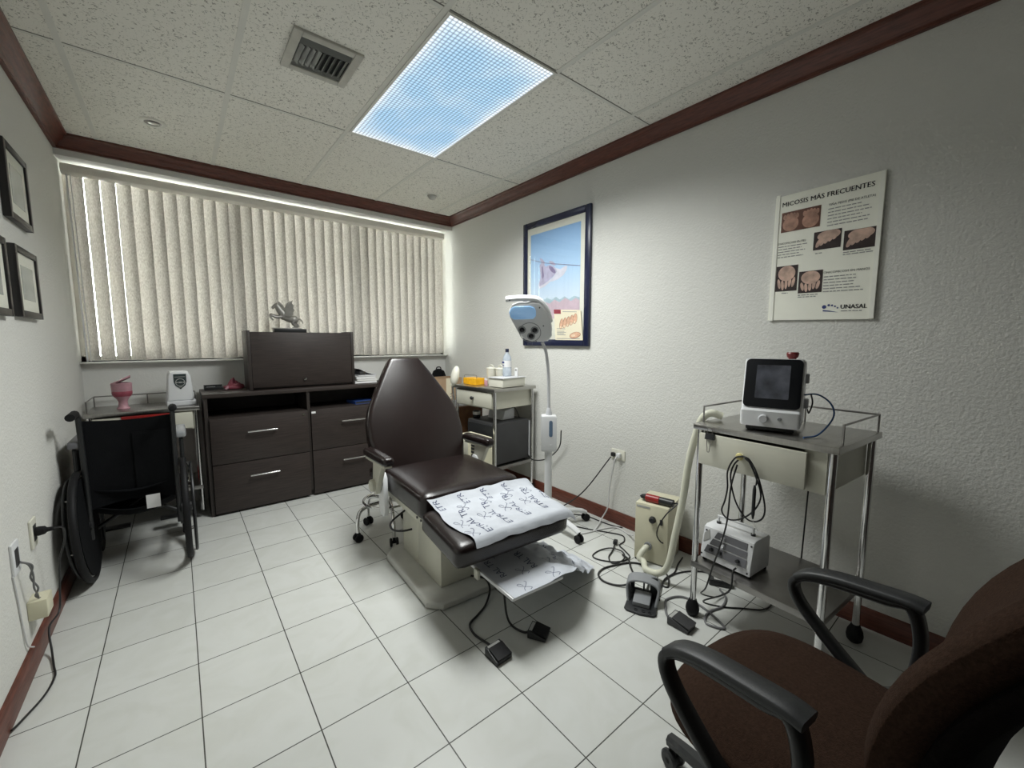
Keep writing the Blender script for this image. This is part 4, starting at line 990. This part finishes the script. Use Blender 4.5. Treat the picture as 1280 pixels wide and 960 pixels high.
# ------------------------------------------------------------------ whitening lamp on its stand
lp = thing('treatment_lamp', 'white gooseneck treatment lamp with blue window on a wheeled stand beside the chair', 'lamp', (2.27, -.60, 0), 0)
MB().lathe([(0, .075), (.055, .075), (.06, .085), (.045, .115), (.030, .13), (0, .13)], seg=24).build('hub', 'white_plastic', lp)
for k in range(5):
    a = R(-92 + 72 * k); c, s = math.cos(a), math.sin(a); r = .30 if k < 2 else .26
    l = MB().band([(c * .03, s * .03, .100), (c * .15, s * .15, .098), (c * (r - .04), s * (r - .04), .080), (c * r, s * r, .062)], (-s, c, 0), .052, .026, 4, wf=lambda t: 1 - .35 * t).build('leg', 'white_plastic', lp)
    MB().cyl((c * r - s * .008, s * r + c * .008, .027), (c * r - s * .022, s * r + c * .022, .027), .027, seg=18, bev=.004).cyl((c * r + s * .008, s * r - c * .008, .027), (c * r + s * .022, s * r - c * .022, .027), .027, seg=18, bev=.004).cyl((c * r - s * .022, s * r + c * .022, .027), (c * r + s * .022, s * r - c * .022, .027), .008, seg=8).cyl((c * r, s * r, .03), (c * r, s * r, .07), .009, seg=8).build('caster', 'black_rubber', l)
MB().cyl((0, 0, .12), (0, 0, .56), .026, seg=20).build('pole', 'white_plastic', lp)
bxr = Matrix.Rotation(R(36), 4, 'Z')
cbx = MB().prism([(-.052, -.040), (.052, -.040), (.052, .04), (-.052, .04)], (0, 0, 0), (1, 0, 0), (0, 1, 0), (0, 0, 1), .545, .795, .012, 3); bmesh.ops.transform(cbx.bm, matrix=Matrix.Rotation(R(-40), 4, 'Z'), verts=cbx.bm.verts)
cbo = cbx.build('control_box', 'white_plastic', lp)
def rot_m(mb, d): bmesh.ops.transform(mb.bm, matrix=Matrix.Rotation(R(d), 4, 'Z'), verts=mb.bm.verts); return mb
rot_m(MB().prism([(a * .9 + .012, b) for a, b in rrect(.026, .112, .012)], (0, -.0405, .705), (1, 0, 0), (0, 0, 1), (0, -1, 0), -.002, .0015), -40).build('touch_strip', 'control_blue', cbo)
rot_m(MB().cyl((.012, -.040, .592), (.012, -.043, .592), .006, seg=12), -40).build('button', 'white_plastic', cbo)
MB().lathe([(.024, .79), (.020, .815), (.013, .84), (.010, .845), (0, .845)], seg=20).build('neck_socket', 'silver_plastic', lp)
MB().tube([(.0, 0, .835), (-.003, .0, .95), (-.008, 0, 1.08), (-.022, -.002, 1.17), (-.040, -.004, 1.235), (-.075, -.01, 1.285)], .0105, 12, 6).build('gooseneck', 'silver_plastic', lp)
hc, hn = V((2.10, -.62, 1.42)), V((-.62, -.62, -.48)).normalized()
hu = V((.707, -.707, 0)); hv = V((-.34, -.34, .877)).normalized()
def H3(a, b, d): return hc + hu * a + hv * b + hn * d
HEAD = [(-.150, .072), (-.128, .108), (-.085, .122), (-.03, .124), (.0, .135), (.045, .130), (.083, .085), (.110, .024), (.123, -.055), (.121, -.105), (.095, -.138), (.05, -.145), (.0, -.143), (-.055, -.128), (-.095, -.078), (-.125, -.010), (-.146, .038)]
MB().prism(HEAD, hc, hu, hv, hn, -.038, .012, .010, 3).build('head', 'white_plastic', lp, w=True)
MB().band([H3(-.165, .148, -.012), H3(-.10, .154, -.012), H3(-.03, .155, -.012), H3(.03, .146, -.012), H3(.068, .112, -.012), H3(.098, .055, -.012), H3(.112, -.005, -.012)], hn, .040, .030, 5).build('head_handle', 'white_plastic', lp, w=True)
WIN = [(-.146, .070), (-.134, .098), (-.112, .112), (-.015, .114), (.010, .104), (.022, .084), (.022, .046), (.004, .026), (-.118, .022), (-.138, .036)]
MB().prism(WIN, hc, hu, hv, hn, .010, .022, .006, 3).build('window', 'lens_blue', lp, w=True)
for a, b in ((-.070, -.053), (.012, -.056), (-.012, -.098)):
    e = MB().lathe([(.017, 0), (.026, .002), (.027, -.004), (.017, -.004)], H3(a, b, .013), hn, 20).build('led_ring', 'grey_plastic', lp, w=True)
    MB().lathe([(0, .006), (.010, .004), (.018, 0)], H3(a, b, .012), hn, 20).build('led', 'lens_black', e, w=True)
MB().lathe([(.066, .0), (.069, .002), (.071, 0)], H3(-.018, -.072, .0118), hn, 40).build('groove', 'grey_plastic', lp, w=True)
m = MB()
for a, b in ((.068, -.025), (-.04, -.136), (.02, -.138), (.045, .10), (-.14, .15)): m.cyl(H3(a, b, .010), H3(a, b, .014), .0042, seg=10)
m.build('screws', 'charcoal', lp, w=True)
MB().tube([(2.27, -.60, .105), (2.36, -.60, .10), (2.52, -.70, .22), (2.655, -.835, .485)], .0042, 8, 8).build('mains_lead', 'black_cord', lp, w=True)

# ------------------------------------------------------------------ sockets and cables on the right wall
so = thing('wall_socket', 'ivory double wall socket with two plugs on the right wall', 'wall socket', (XR, -.865, .5))
MB().prism(rrect(.115, .074, .006), (XR, -.872, .502), (0, -1, 0), (0, 0, 1), (-1, 0, 0), .0, .007, .002).build('plate', 'offwhite_plastic', so, w=True)
MB().box(XR - .030, XR - .007, -.855, -.825, .486, .515, .006).build('plug', 'black_plastic', so, w=True)
MB().box(XR - .034, XR - .007, -.905, -.872, .485, .518, .006).build('plug', 'white_plastic', so, w=True)
wcd = thing('white_cable', 'white cable hanging from the right wall socket and running along the floor', 'cable', (XR - .03, -.89, .45))
MB().tube([(XR - .034, -.885, .500), (XR - .055, -.882, .47), (XR - .05, -.86, .38), (XR - .045, -.835, .25), (XR - .05, -.83, .12), (XR - .08, -.80, .03), (2.464, -.854, .006), (2.36, -.83, .006), (2.40, -.845, .006), (2.56, -.885, .006), (2.62, -.93, .007), (2.60, -1.03, .007), (2.53, -1.12, .05)], .0048, 8, 7).build('cable', 'white_cord', wcd, w=True)

# ------------------------------------------------------------------ drill unit
du = thing('dust_extractor', 'cream metal dust extraction box with hose standing on the floor by the near trolley', 'machine', (2.514, -1.300, 0), 13.3)
DX, DY, DH = .120, .0955, .352
MB().box(-DX, DX, -DY, DY, .008, DH, .004).build('body', 'ivory_metal', du)
for sx in (-.11, .11):
    for sy in (-.08, .08): MB().cyl((sx, sy, 0), (sx, sy, .010), .012, seg=10).build('foot', 'black_rubber', du)
MB().box(-DX - .0012, -DX, .010, .088, .326, .338).build('name_strip', 'silver_label', du)
MB().lathe([(0, .022), (.014, .022), (.018, .016), (.020, 0)], (-DX, -.008, .268), (-1, 0, 0), 24).build('speed_knob', 'black_plastic', du)
MB().box(-DX - .006, -DX, -.066, -.050, .248, .280, .002).build('switch', 'black_plastic', du)
MB().lathe([(.014, .0), (.022, .001), (.023, .012), (.016, .013)], (-DX, .012, .105), (-1, 0, 0), 20).build('hose_port', 'grey_plastic', du)
hp = [(-DX + .01, .012, .105), (-DX - .035, .028, .085), (-DX - .062, .040, .050), (-DX - .072, .01, .036)]
hw_ = W(du, [(2.272, -1.385, .034), (2.268, -1.465, .050), (2.270, -1.515, .12), (2.275, -1.545, .30), (2.280, -1.575, .50), (2.275, -1.600, .70), (2.262, -1.640, .86), (2.255, -1.668, .930), (2.268, -1.700, .957), (2.295, -1.740, .945)])
MB().tube(hp + [tuple(p) for p in hw_], .0175, 14, 7).build('hose', 'hose_plastic', du)
dl = thing('rotary_drill', 'red and black rotary drill lying on top of the cream extraction box', 'drill', tuple(du.matrix_basis @ V((-.075, .005, DH + .0235))), 13.3 - 2)
D = lambda r, y0, y1, r1=None: MB().cyl((0, y0, 0), (0, y1, 0), r, r1, 18, .002)
D(.0225, -.035, .045).build('grip', 'red_plastic', dl)
D(.0215, -.115, -.035).build('rear_cap', 'black_plastic', dl)
MB().cyl((0, .045, 0), (0, .074, 0), .0205, .012, 16).cyl((0, .070, 0), (0, .082, 0), .006, .0045, 10).build('nose', 'black_plastic', dl)
MB().cyl((0, .082, 0), (0, .112, 0), .0016, seg=8).ball((0, .114, 0), .004).build('bit', 'chrome', dl)
dm_ = dl.matrix_basis
MB().tube(W(dl, [dm_ @ V((0, -.112, .0)), dm_ @ V((-.01, -.14, .008)), du.matrix_basis @ V((-DX - .012, -.09, .33)), du.matrix_basis @ V((-DX - .016, -.050, .25)), du.matrix_basis @ V((-DX - .016, -.040, .19)), du.matrix_basis @ V((-DX - .012, -.062, .155)), du.matrix_basis @ V((-DX + .002, -.072, .145))]), .0035, 8, 6).build('drill_lead', 'black_cord', dl)

# ------------------------------------------------------------------ foot pedals
def cable(name, label, pts, r, m, z=None):
    P = [(p[0], p[1], p[2] if len(p) > 2 else (r + .0006)) for p in pts]
    t = thing(name, label, 'cable', P[0])
    MB().tube(P, r, 8, 6).build('cable', m, t, w=True); return t
def pedal(label, x, y, rz, cord, w=.080, d=.082, body='black_plastic', cm='black_cord', cr=.0052):
    t = thing('foot_pedal', label, 'foot pedal', (x, y, 0), rz, 'flat foot pedals on the floor')
    MB().prism([(-d / 2, .003), (d / 2, .003), (d / 2, .036), (d / 2 - .02, .036), (-d / 2, .016)], (-w / 2, 0, 0), (0, 1, 0), (0, 0, 1), (1, 0, 0), 0, w, .003).build('base', body, t)
    MB().prism([(-d / 2 - .004, .022), (d / 2 - .022, .037), (d / 2 - .022, .043), (-d / 2 - .004, .028)], (-w / 2 + .004, 0, 0), (0, 1, 0), (0, 0, 1), (1, 0, 0), 0, w - .008, .002).build('treadle', 'black_rubber' if body == 'black_plastic' else body, t)
    MB().box(-w / 2 + .01, w / 2 - .01, d / 2 - .018, d / 2 - .004, .0355, .0372).build('rating_plate', 'silver_label', t)
    for sx in (-1, 1):
        for sy in (-1, 1): MB().cyl((sx * w * .36, sy * d * .36, 0), (sx * w * .36, sy * d * .36, .005), .006, seg=8).build('foot', 'black_rubber', t)
    if cord: MB().tube(W(t, [t.matrix_basis @ V((0, d / 2 - .004, .018))] + [V((p[0], p[1], p[2] if len(p) > 2 else cr + .0006)) for p in cord]), cr, 8, 6).build('cord', cm, t)
    return t
pedal('black foot pedal nearest the camera, on a cord from under the treatment chair tray', 1.272, -1.345, 2, [(1.273, -1.277, .012), (1.263, -1.182), (1.285, -1.113), (1.346, -1.084), (1.421, -1.044), (1.490, -.985, .03), (1.505, -.92, .052), (1.455, -.862, .06)])
pedal('black foot pedal right of another, below the corner of the slide-out tray', 1.484, -1.360, 30, [(1.440, -1.315, .010), (1.428, -1.244), (1.418, -1.215, .05), (1.412, -1.20, .16), (1.40, -1.18, .215)], w=.075)
pedal('dark grey foot pedal with grey cable beside the front caster of the near trolley', 2.035, -1.722, 2, [(2.035, -1.655, .012), (2.060, -1.632), (2.10, -1.605), (2.15, -1.58), (2.218, -1.602), (2.244, -1.652), (2.223, -1.755), (2.166, -1.858), (2.131, -1.796), (2.18, -1.764), (2.244, -1.764), (2.314, -1.781), (2.40, -1.76), (2.445, -1.71)], w=.080, d=.098, body='charcoal', cm='grey_cord')
gp = thing('guarded_foot_pedal', 'grey foot pedal with arched guard open on the floor before the cream box', 'foot pedal', (2.030, -1.520, 0), 26)
MB().prism([(-.085, .062), (-.070, .075), (.06, .070), (.07, .06), (.07, -.06), (.06, -.07), (-.07, -.075), (-.085, -.062), (-.095, 0)], (0, 0, 0), (1, 0, 0), (0, 1, 0), (0, 0, 1), .0, .011, .003).build('base', 'dark_grey_plastic', gp)
MB().prism([(-.045, .0), (.045, .004), (.045, .03), (-.045, .018)], (0, -.040, .014), (1, 0, 0), (0, 0, 1), (0, 1, 0), 0, .080, .004).build('treadle', 'grey_plastic', gp)
arch = [(.01, .064, .008), (.025, .072, .050), (.038, .074, .088), (.046, .050, .106), (.048, 0, .112), (.046, -.050, .106), (.038, -.074, .088), (.025, -.072, .050), (.01, -.064, .008)]
MB().band(arch, (1, 0, .25), .062, .012, 5).build('guard', 'grey_plastic', gp)
MB().box(.055, .068, -.066, .066, .010, .045, .003).box(.052, .066, -.066, -.030, .04, .118, .004).box(.052, .066, .045, .066, .04, .11, .004).box(.056, .066, -.004, .004, .04, .118, .001).build('guard_back', 'dark_grey_plastic', gp)
m = MB()
for y in (-.045, -.015, .02): m.lathe([(.006, 0), (.009, 0), (.009, .003), (.006, .003)], (-.070, y, .0105), seg=14)
m.build('bosses', 'black_plastic', gp)
MB().tube(W(gp, [gp.matrix_basis @ V((.062, .01, .016)), (2.15, -1.47, .007), (2.236, -1.43, .006), (2.313, -1.391, .006), (2.343, -1.33, .006), (2.310, -1.262, .006), (2.20, -1.215, .006), (2.128, -1.20, .006), (2.063, -1.22, .006), (2.034, -1.277, .006), (2.055, -1.343, .006), (2.10, -1.385, .014), (2.19, -1.36, .014), (2.26, -1.29, .014), (2.32, -1.235, .012), (2.335, -1.18, .012)]), .0052, 8, 6).build('cord', 'black_cord', gp)
# loose cables
cable('floor_cable', 'black cable lying along the foot of the right wall near the lamp', [(2.36, -.40), (2.45, -.45), (2.52, -.54), (2.605, -.66), (2.615, -.80), (2.63, -.90), (2.655, -.95)], .0040, 'black_cord')
pc = cable('plug_cable', 'coiled black mains cable ending in a plug on the floor before the cream box', [(2.30, -.54), (2.388, -.675), (2.451, -.812), (2.515, -.926), (2.555, -1.02), (2.50, -1.075), (2.43, -1.09), (2.40, -1.15), (2.35, -1.222), (2.249, -1.199), (2.19, -1.116), (2.20, -1.065), (2.284, -1.052), (2.345, -1.09, .014), (2.36, -1.16, .016), (2.31, -1.215, .016), (2.24, -1.22, .010), (2.22, -1.187, .006), (2.261, -1.138, .006), (2.33, -1.11, .008), (2.40, -1.075, .012)], .0041, 'black_cord')
MB().box(-.02, .018, -.013, .013, -.010, .014, .005, M=Matrix.Translation(pc.matrix_basis.inverted() @ V((2.425, -1.062, .016))) @ Matrix.Rotation(R(25), 4, 'Z')).build('plug', 'black_plastic', pc)
cable('power_cable', 'black cable curling across the floor below the near trolley to an adaptor', [(2.60, -1.42), (2.50, -1.445), (2.41, -1.475), (2.315, -1.475), (2.25, -1.50), (2.262, -1.525), (2.335, -1.48, .012), (2.36, -1.43, .012), (2.27, -1.44, .012), (2.16, -1.50), (2.119, -1.559), (2.135, -1.545, .012), (2.195, -1.518, .012), (2.28, -1.485), (2.388, -1.483), (2.478, -1.514), (2.55, -1.58), (2.535, -1.63)], .0041, 'black_cord')
ad = thing('power_adaptor', 'small black power adaptor on the floor under the near trolley shelf', 'adaptor', (2.50, -1.685, 0), 30)
MB().prism(rrect(.11, .055, .008), (0, 0, 0), (0, 1, 0), (1, 0, 0), (0, 0, 1), 0, .034, .005).build('body', 'black_plastic', ad)
MB().box(-.018, .018, -.03, .03, .0335, .035).build('rating_label', 'silver_label', ad)

# ------------------------------------------------------------------ left wall sockets
def lsock(label, y, z, dark=True, plug=False):
    t = thing('wall_socket', label, 'wall socket', (XL, y, z), 0, 'left wall sockets')
    MB().prism(rrect(.082, .122, .005), (XL, y, z), (0, 1, 0), (0, 0, 1), (1, 0, 0), 0, .009, .003).build('plate', 'offwhite_plastic' if plug else 'white_plastic', t, w=True)
    MB().box(XL + .0085, XL + .0105, y - .020, y + .022, z - .034, z + .034, .001).build('insert', 'charcoal', t, w=True)
    return t
s1 = lsock('ivory wall socket with a black plug on the left wall behind the wheelchair', -.035, .487, plug=True)
MB().lathe([(0, .0), (.018, 0), (.020, .01), (.017, .028), (.010, .034), (.008, .055), (0, .055)], (XL + .0105, -.035, .490), (1, 0, 0), 18).build('plug', 'black_rubber', s1, w=True)
MB().tube([(XL + .062, -.035, .490), (XL + .088, -.02, .480), (XL + .085, .01, .42), (XL + .06, .02, .32), (XL + .05, .03, .20), (XL + .045, .0, .10), (XL + .03, -.10, .085), (XL + .045, -.18, .02), (XL + .065, -.28, .007), (XL + .08, -.36, .007), (XL + .07, -.46, .007), (XL + .035, -.56, .007), (XL + .02, -.60, .01)], .0036, 8, 7).build('lead', 'black_cord', s1, w=True)
s2 = lsock('white wall socket with a torn centre on the left wall, left of the plugged one', -.290, .485)
jb = thing('junction_box', 'beige surface junction box low on the left wall below the white socket', 'junction box', (XL, -.16, .22))
MB().box(XL, XL + .055, -.215, -.125, .185, .262, .004).build('body', 'ivory_metal', jb, w=True)
MB().tube([(XL + .012, -.285, .462), (XL + .030, -.270, .44), (XL + .034, -.245, .385), (XL + .030, -.235, .33), (XL + .030, -.205, .290), (XL + .030, -.19, .258)], .0032, 8, 6).tube([(XL + .012, -.280, .462), (XL + .038, -.262, .43), (XL + .026, -.243, .375), (XL + .038, -.222, .32), (XL + .024, -.20, .28), (XL + .034, -.185, .258)], .0032, 8, 6).build('twisted_lead', 'grey_cord', jb, w=True)
MB().tube([(XL + .004, -.335, .43), (XL + .004, -.315, .32), (XL + .004, -.30, .22), (XL + .006, -.285, .13), (XL + .014, -.25, .095)], .003, 8, 5).build('white_lead', 'white_cord', jb, w=True)
# ------------------------------------------------------------------ wheelchair
wh = thing('wheelchair', 'black folding wheelchair parked with its back to us by the left wall', 'wheelchair', (.085, .50, 0), 0)
WX = .222
for s in (-1, 1):
    x = s * WX; Rr = .298
    w_ = MB().tube(circle((x, 0, Rr + .004), Rr - .012, 'x', 36), .0165, 10, 1, closed=True).build('wheel', 'black_rubber', wh)
    MB().tube(circle((x, 0, Rr + .004), Rr - .032, 'x', 36), .009, 8, 1, closed=True).build('rim', 'dull_steel', w_)
    m = MB()
    for k in range(14):
        a = 2 * PI * k / 14
        m.cyl((x + (.012 if k % 2 else -.012), .03 * math.cos(a), Rr + .03 * math.sin(a)), (x, (Rr - .035) * math.cos(a), Rr + .004 + (Rr - .035) * math.sin(a)), .0028, seg=6)
    m.build('spokes', 'dull_steel', w_)
    MB().cyl((x - .028, 0, Rr + .004), (x + .028, 0, Rr + .004), .028, seg=18, bev=.004).build('hub', 'black_plastic', w_)
    MB().tube(circle((x + s * .034, 0, Rr + .004), Rr - .038, 'x', 36), .0075, 8, 1, closed=True).build('hand_rim', 'black_plastic', w_)
    m = MB()
    for k in range(6):
        a = 2 * PI * k / 6 + .2
        m.cyl((x, (Rr - .034) * math.cos(a), Rr + .004 + (Rr - .034) * math.sin(a)), (x + s * .034, (Rr - .038) * math.cos(a), Rr + .004 + (Rr - .038) * math.sin(a)), .004, seg=6)
    m.build('rim_brackets', 'dull_steel', w_)
    if s < 0: MB().cyl((x + .012, 0, Rr + .004), (x + .016, 0, Rr + .004), Rr - .034, seg=40).build('spoke_guard', 'nylon', w_)
    p = s * .188
    MB().tube([(p, -.005, .22), (p, 0, .50), (p * 1.02, .0, .86), (p * 1.03, -.02, .905), (p * 1.04, -.06, .918), (p * 1.04, -.075, .918)], .0125, 10, 5).build('back_post', 'black_plastic', wh)
    MB().tube([(p * 1.04, -.055, .918), (p * 1.04, -.10, .917), (p * 1.05, -.165 if s < 0 else -.10, .914)], .019, 12, 3).build('push_handle', 'black_rubber', wh)
    q = s * .205
    MB().tube([(q, .02, .20), (q, .38, .20), (q, .44, .24), (q, .44, .50)], .011, 8, 4).tube([(q, .0, .50), (q, .44, .50)], .011, 8, 1).tube([(q * 1.08, .03, .50), (q * 1.08, .03, .69), (q * 1.08, .06, .715), (q * 1.08, .36, .715), (q * 1.08, .40, .69), (q * 1.08, .41, .50)], .0105, 8, 5).build('side_frame', 'black_plastic', wh)
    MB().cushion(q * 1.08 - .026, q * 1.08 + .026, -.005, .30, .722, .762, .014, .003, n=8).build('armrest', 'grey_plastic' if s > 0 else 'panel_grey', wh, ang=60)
    MB().box(q * 1.08 - .003, q * 1.08 + .003, .05, .39, .50, .70, .001).build('skirt_guard', 'nylon', wh)
    MB().cyl((q, .40, .155), (q, .40, .24), .014, seg=12).box(q - .022, q - .016, .37, .42, .07, .165, .001).box(q + .016, q + .022, .37, .42, .07, .165, .001).build('caster_fork', 'black_plastic', wh)
    MB().cyl((q - .014, .39, .085), (q + .014, .39, .085), .085, seg=28, bev=.006).build('caster_wheel', 'black_rubber', wh)
    MB().tube([(q, .44, .48), (q, .505, .43), (q, .53, .18), (q, .535, .09)], .010, 8, 4).box(min(q, q - s * .13), max(q, q - s * .13), .50, .565, .075, .088, .003).build('footrest', 'black_plastic', wh)
    MB().tube([(q, .12, .40), (q * 1.18, .16, .42), (q * 1.22, .18, .52)], .006, 8, 4).ball((q * 1.22, .18, .52), .012).build('brake_lever', 'chrome', wh)
# the wheel by the wall stands with its foot turned in
for o in [c for c in wh.children if c.name.startswith('wheel')][:1]:
    for q in [o] + list(o.children):
        for v in q.data.vertices: v.co.x += (.60 - v.co.z) * .055
def sling(u, v):
    x = -.190 + .380 * u; z = .375 + .495 * v
    sag = .045 * math.sin(u * PI) * (1 - .4 * v)
    return V((x * (1 + .02 * v), .012 + sag, z - .016 * math.sin(u * PI) * (1 if v > .5 else -1) * abs(2 * v - 1)))
MB().sheet(sling, 16, 12, .006).build('back_sling', 'nylon', wh, ang=80)
MB().sheet(lambda u, v: sling(.52 + .44 * u, .12 + .72 * v) + V((0, -.008, 0)), 8, 8, .003).build('back_pocket', 'nylon', wh, ang=80)
MB().sheet(lambda u, v: V((-.205 + .41 * u, .02 + .42 * v, .50 - .05 * math.sin(u * PI))), 14, 8, .006).build('seat_sling', 'nylon', wh, ang=80)
MB().sheet(lambda u, v: V((-.175 + .35 * u, .03 + .20 * v, .39 - .05 * math.sin(u * PI) - .06 * math.sin(v * PI))), 10, 8, .004).build('under_bag', 'nylon', wh, ang=80)
MB().cyl((-.205, .20, .20), (.205, .20, .47), .011, seg=10).cyl((.205, .225, .20), (-.205, .225, .47), .011, seg=10).build('cross_brace', 'black_plastic', wh)
MB().sheet(lambda u, v: V((.045 + .062 * u, -.012 + .01 * v, .415 - .082 * v)), 2, 3, .001).build('tag', 'white_paper', wh, label='white paper tag')
MB().box(-.11, .10, -.062, -.06, 0, 0.001)
# red strip under the top of the side table
MB().box(-.205, -.1985, -.13, .12, .772, .798, .001).build('red_strip', 'red_plastic', T3)

# ------------------------------------------------------------------ office chair
oc_ = thing('office_chair', 'brown fabric office chair with black loop armrests in the near right corner', 'office chair', (1.36, -2.36, 0), -8)
def seat_pad(mb, hx, y0, y1, z0, z1, p=3.0, dome=.014):
    t = bmesh.new(); bmesh.ops.create_cube(t, size=2); bmesh.ops.subdivide_edges(t, edges=t.edges[:], cuts=14, use_grid_fill=True)
    hy, cy, hz, cz = (y1 - y0) / 2, (y0 + y1) / 2, (z1 - z0) / 2, (z0 + z1) / 2
    for v in t.verts:
        a, b, c = v.co
        L = max(abs(a), abs(b), 1e-6); k = L / (abs(a) ** p + abs(b) ** p) ** (1 / p)
        e = max(0, (abs(c) * 1.0 - .45) / .55)
        q = 1 - .10 * e * e
        x, y = a * k * hx * q, b * k * hy * q
        f = max(0, (L - .86) / .14)
        z = c * hz * (1 - .38 * f * f)
        if c > 0: z += dome * (1 - L * L)
        v.co = V((x * (1 - .08 * (1 - (b + 1) / 2)), cy + y, cz + z))
    return mb._merge(t)
seat_pad(MB(), .262, -.245, .235, .400, .497).build('seat', 'brown_fabric', oc_, ang=70)
seat_pad(MB(), .235, -.215, .205, .382, .412, dome=0).build('seat_pan', 'black_plastic', oc_, ang=70)
bM = Matrix.Translation((0, -.292, .742)) @ Matrix.Rotation(R(20), 4, 'X')
def backf(mb, hx, hz, t0, t1, r, dome):
    t = bmesh.new(); bmesh.ops.create_cube(t, size=2); bmesh.ops.subdivide_edges(t, edges=t.edges[:], cuts=12, use_grid_fill=True)
    for v in t.verts:
        a, b, c = v.co.x, v.co.y, v.co.z
        L = max(abs(a), abs(c), 1e-6); k = L / (abs(a) ** 3.2 + abs(c) ** 3.2) ** (1 / 3.2) if (abs(a) + abs(c)) > 1e-6 else 1
        x, z = a * k * hx, c * k * hz
        x *= 1 - .10 * (z / hz) ** 2 * (1 if z > 0 else .6)
        y = (t0 + t1) / 2 + b * (t1 - t0) / 2
        e = max(0, (L - .82) / .18)
        y = (t0 + t1) / 2 + (y - (t0 + t1) / 2) * math.sqrt(max(0, 1 - e * e * .92))
        y += dome * ((x / hx) ** 2) + .018 * math.cos(z / hz * PI * .9) 
        v.co = V((x, y, z))
    return mb._merge(t, bM)
backf(MB(), .232, .285, -.012, .062, .03, .035).build('backrest', 'brown_fabric', oc_, ang=70)
backf(MB(), .226, .278, -.036, .000, .03, .035).build('back_shell', 'black_fabric', oc_, ang=70)
MB().band([(0, -.16, .392), (0, -.29, .395), (0, -.352, .45), (0, -.362, .58), (0, -.378, .70)], (1, 0, 0), .06, .014, 5).build('back_bar', 'black_plastic', oc_)
for s in (-1, 1):
    ax = s * .275
    A = lambda y, z: (ax, y, z)
    loop = [A(-.095, .676), A(-.05, .670), A(.03, .662), A(.10, .650), A(.140, .630), A(.152, .600), A(.130, .556), A(.07, .500), A(.005, .448), A(-.030, .424), A(-.066, .432), A(-.095, .470), A(-.112, .530), A(-.115, .61)]
    ar = MB().band(loop, (1, 0, 0), .042, .021, 5, closed=True).build('armrest', 'black_plastic', oc_, ang=50)
    MB().band([A(-.120, .687), A(-.09, .689), A(-.03, .683), A(.05, .673), A(.110, .656), A(.142, .634)], (1, 0, 0), .054, .020, 5).build('arm_pad', 'dark_grey_plastic', ar, ang=50)
    MB().box(min(s * .18, s * .312), max(s * .18, s * .312), -.10, -.02, .388, .412, .005).build('arm_bracket', 'black_plastic', ar)
MB().cyl((0, -.01, .10), (0, -.01, .25), .030, seg=18).cyl((0, -.01, .24), (0, -.01, .385), .019, seg=16).box(-.08, .08, -.12, .09, .355, .388, .008).build('gas_lift', 'black_plastic', oc_)
MB().tube([(.07, -.02, .37), (.20, -.02, .362), (.27, -.02, .366)], .006, 8, 3).build('height_lever', 'black_plastic', oc_)
for k in range(5):
    a = R(87 + 72 * k); c, s = math.cos(a), math.sin(a); r = .345; by = -.01
    l = MB().band([(c * .02, by + s * .02, .118), (c * .15, by + s * .15, .108), (c * .29, by + s * .29, .088), (c * (r + .012), by + s * (r + .012), .074)], (-s, c, 0), .050, .034, 4, wf=lambda t: 1 - .25 * t).build('base_leg', 'black_plastic', oc_)
    X, Y = c * r, by + s * r
    MB().cyl((X - s * .006, Y + c * .006, .028), (X - s * .026, Y + c * .026, .028), .028, seg=20, bev=.006).cyl((X + s * .006, Y - c * .006, .028), (X + s * .026, Y - c * .026, .028), .028, seg=20, bev=.006).cyl((X - s * .026, Y + c * .026, .028), (X + s * .026, Y - c * .026, .028), .009, seg=8).cyl((X, Y, .03), (X, Y, .075), .011, seg=10).build('caster', 'black_plastic', l)

# ------------------------------------------------------------------ light, sky, camera
la = bpy.data.lights.new('fluorescent_tubes', 'AREA'); la.shape = 'RECTANGLE'; la.size = .56; la.size_y = 1.16
la.energy = AREA_W; la.color = (.98, 1.0, .975); la.spread = R(SPREAD)
lo = bpy.data.objects.new('fluorescent_tubes', la); COL.objects.link(lo)
lo.parent = lt; lo.location = (0, 0, -.004)
wd = bpy.data.worlds.new('sky'); SC.world = wd; wd.use_nodes = True
bgn = wd.node_tree.nodes['Background']; bgn.inputs['Color'].default_value = (1.0, .975, .935, 1); bgn.inputs['Strength'].default_value = WORLD
cam = bpy.data.cameras.new('camera'); co = bpy.data.objects.new('camera', cam); COL.objects.link(co)
cam.sensor_fit = 'HORIZONTAL'; cam.sensor_width = 36; cam.lens = 516.472 * 36 / 1280; cam.clip_start = .02
yw, pt, rl = .6803, -.103, .0008
fwd = V((math.sin(yw) * math.cos(pt), math.cos(yw) * math.cos(pt), math.sin(pt))); rt = V((math.cos(yw), -math.sin(yw), 0)); u0 = rt.cross(fwd)
r2 = rt * math.cos(rl) + u0 * math.sin(rl); u2 = u0 * math.cos(rl) - rt * math.sin(rl)
M = Matrix((r2, u2, -fwd)).transposed().to_4x4(); M.translation = V((.3207, -2.6088, 1.2941)); co.matrix_world = M
SC.camera = co
vs = SC.view_settings; SC.display_settings.display_device = 'sRGB'
vs.view_transform = 'Standard'; vs.look = 'None'; vs.exposure = EXPOSURE; vs.gamma = 1; vs.use_curve_mapping = False
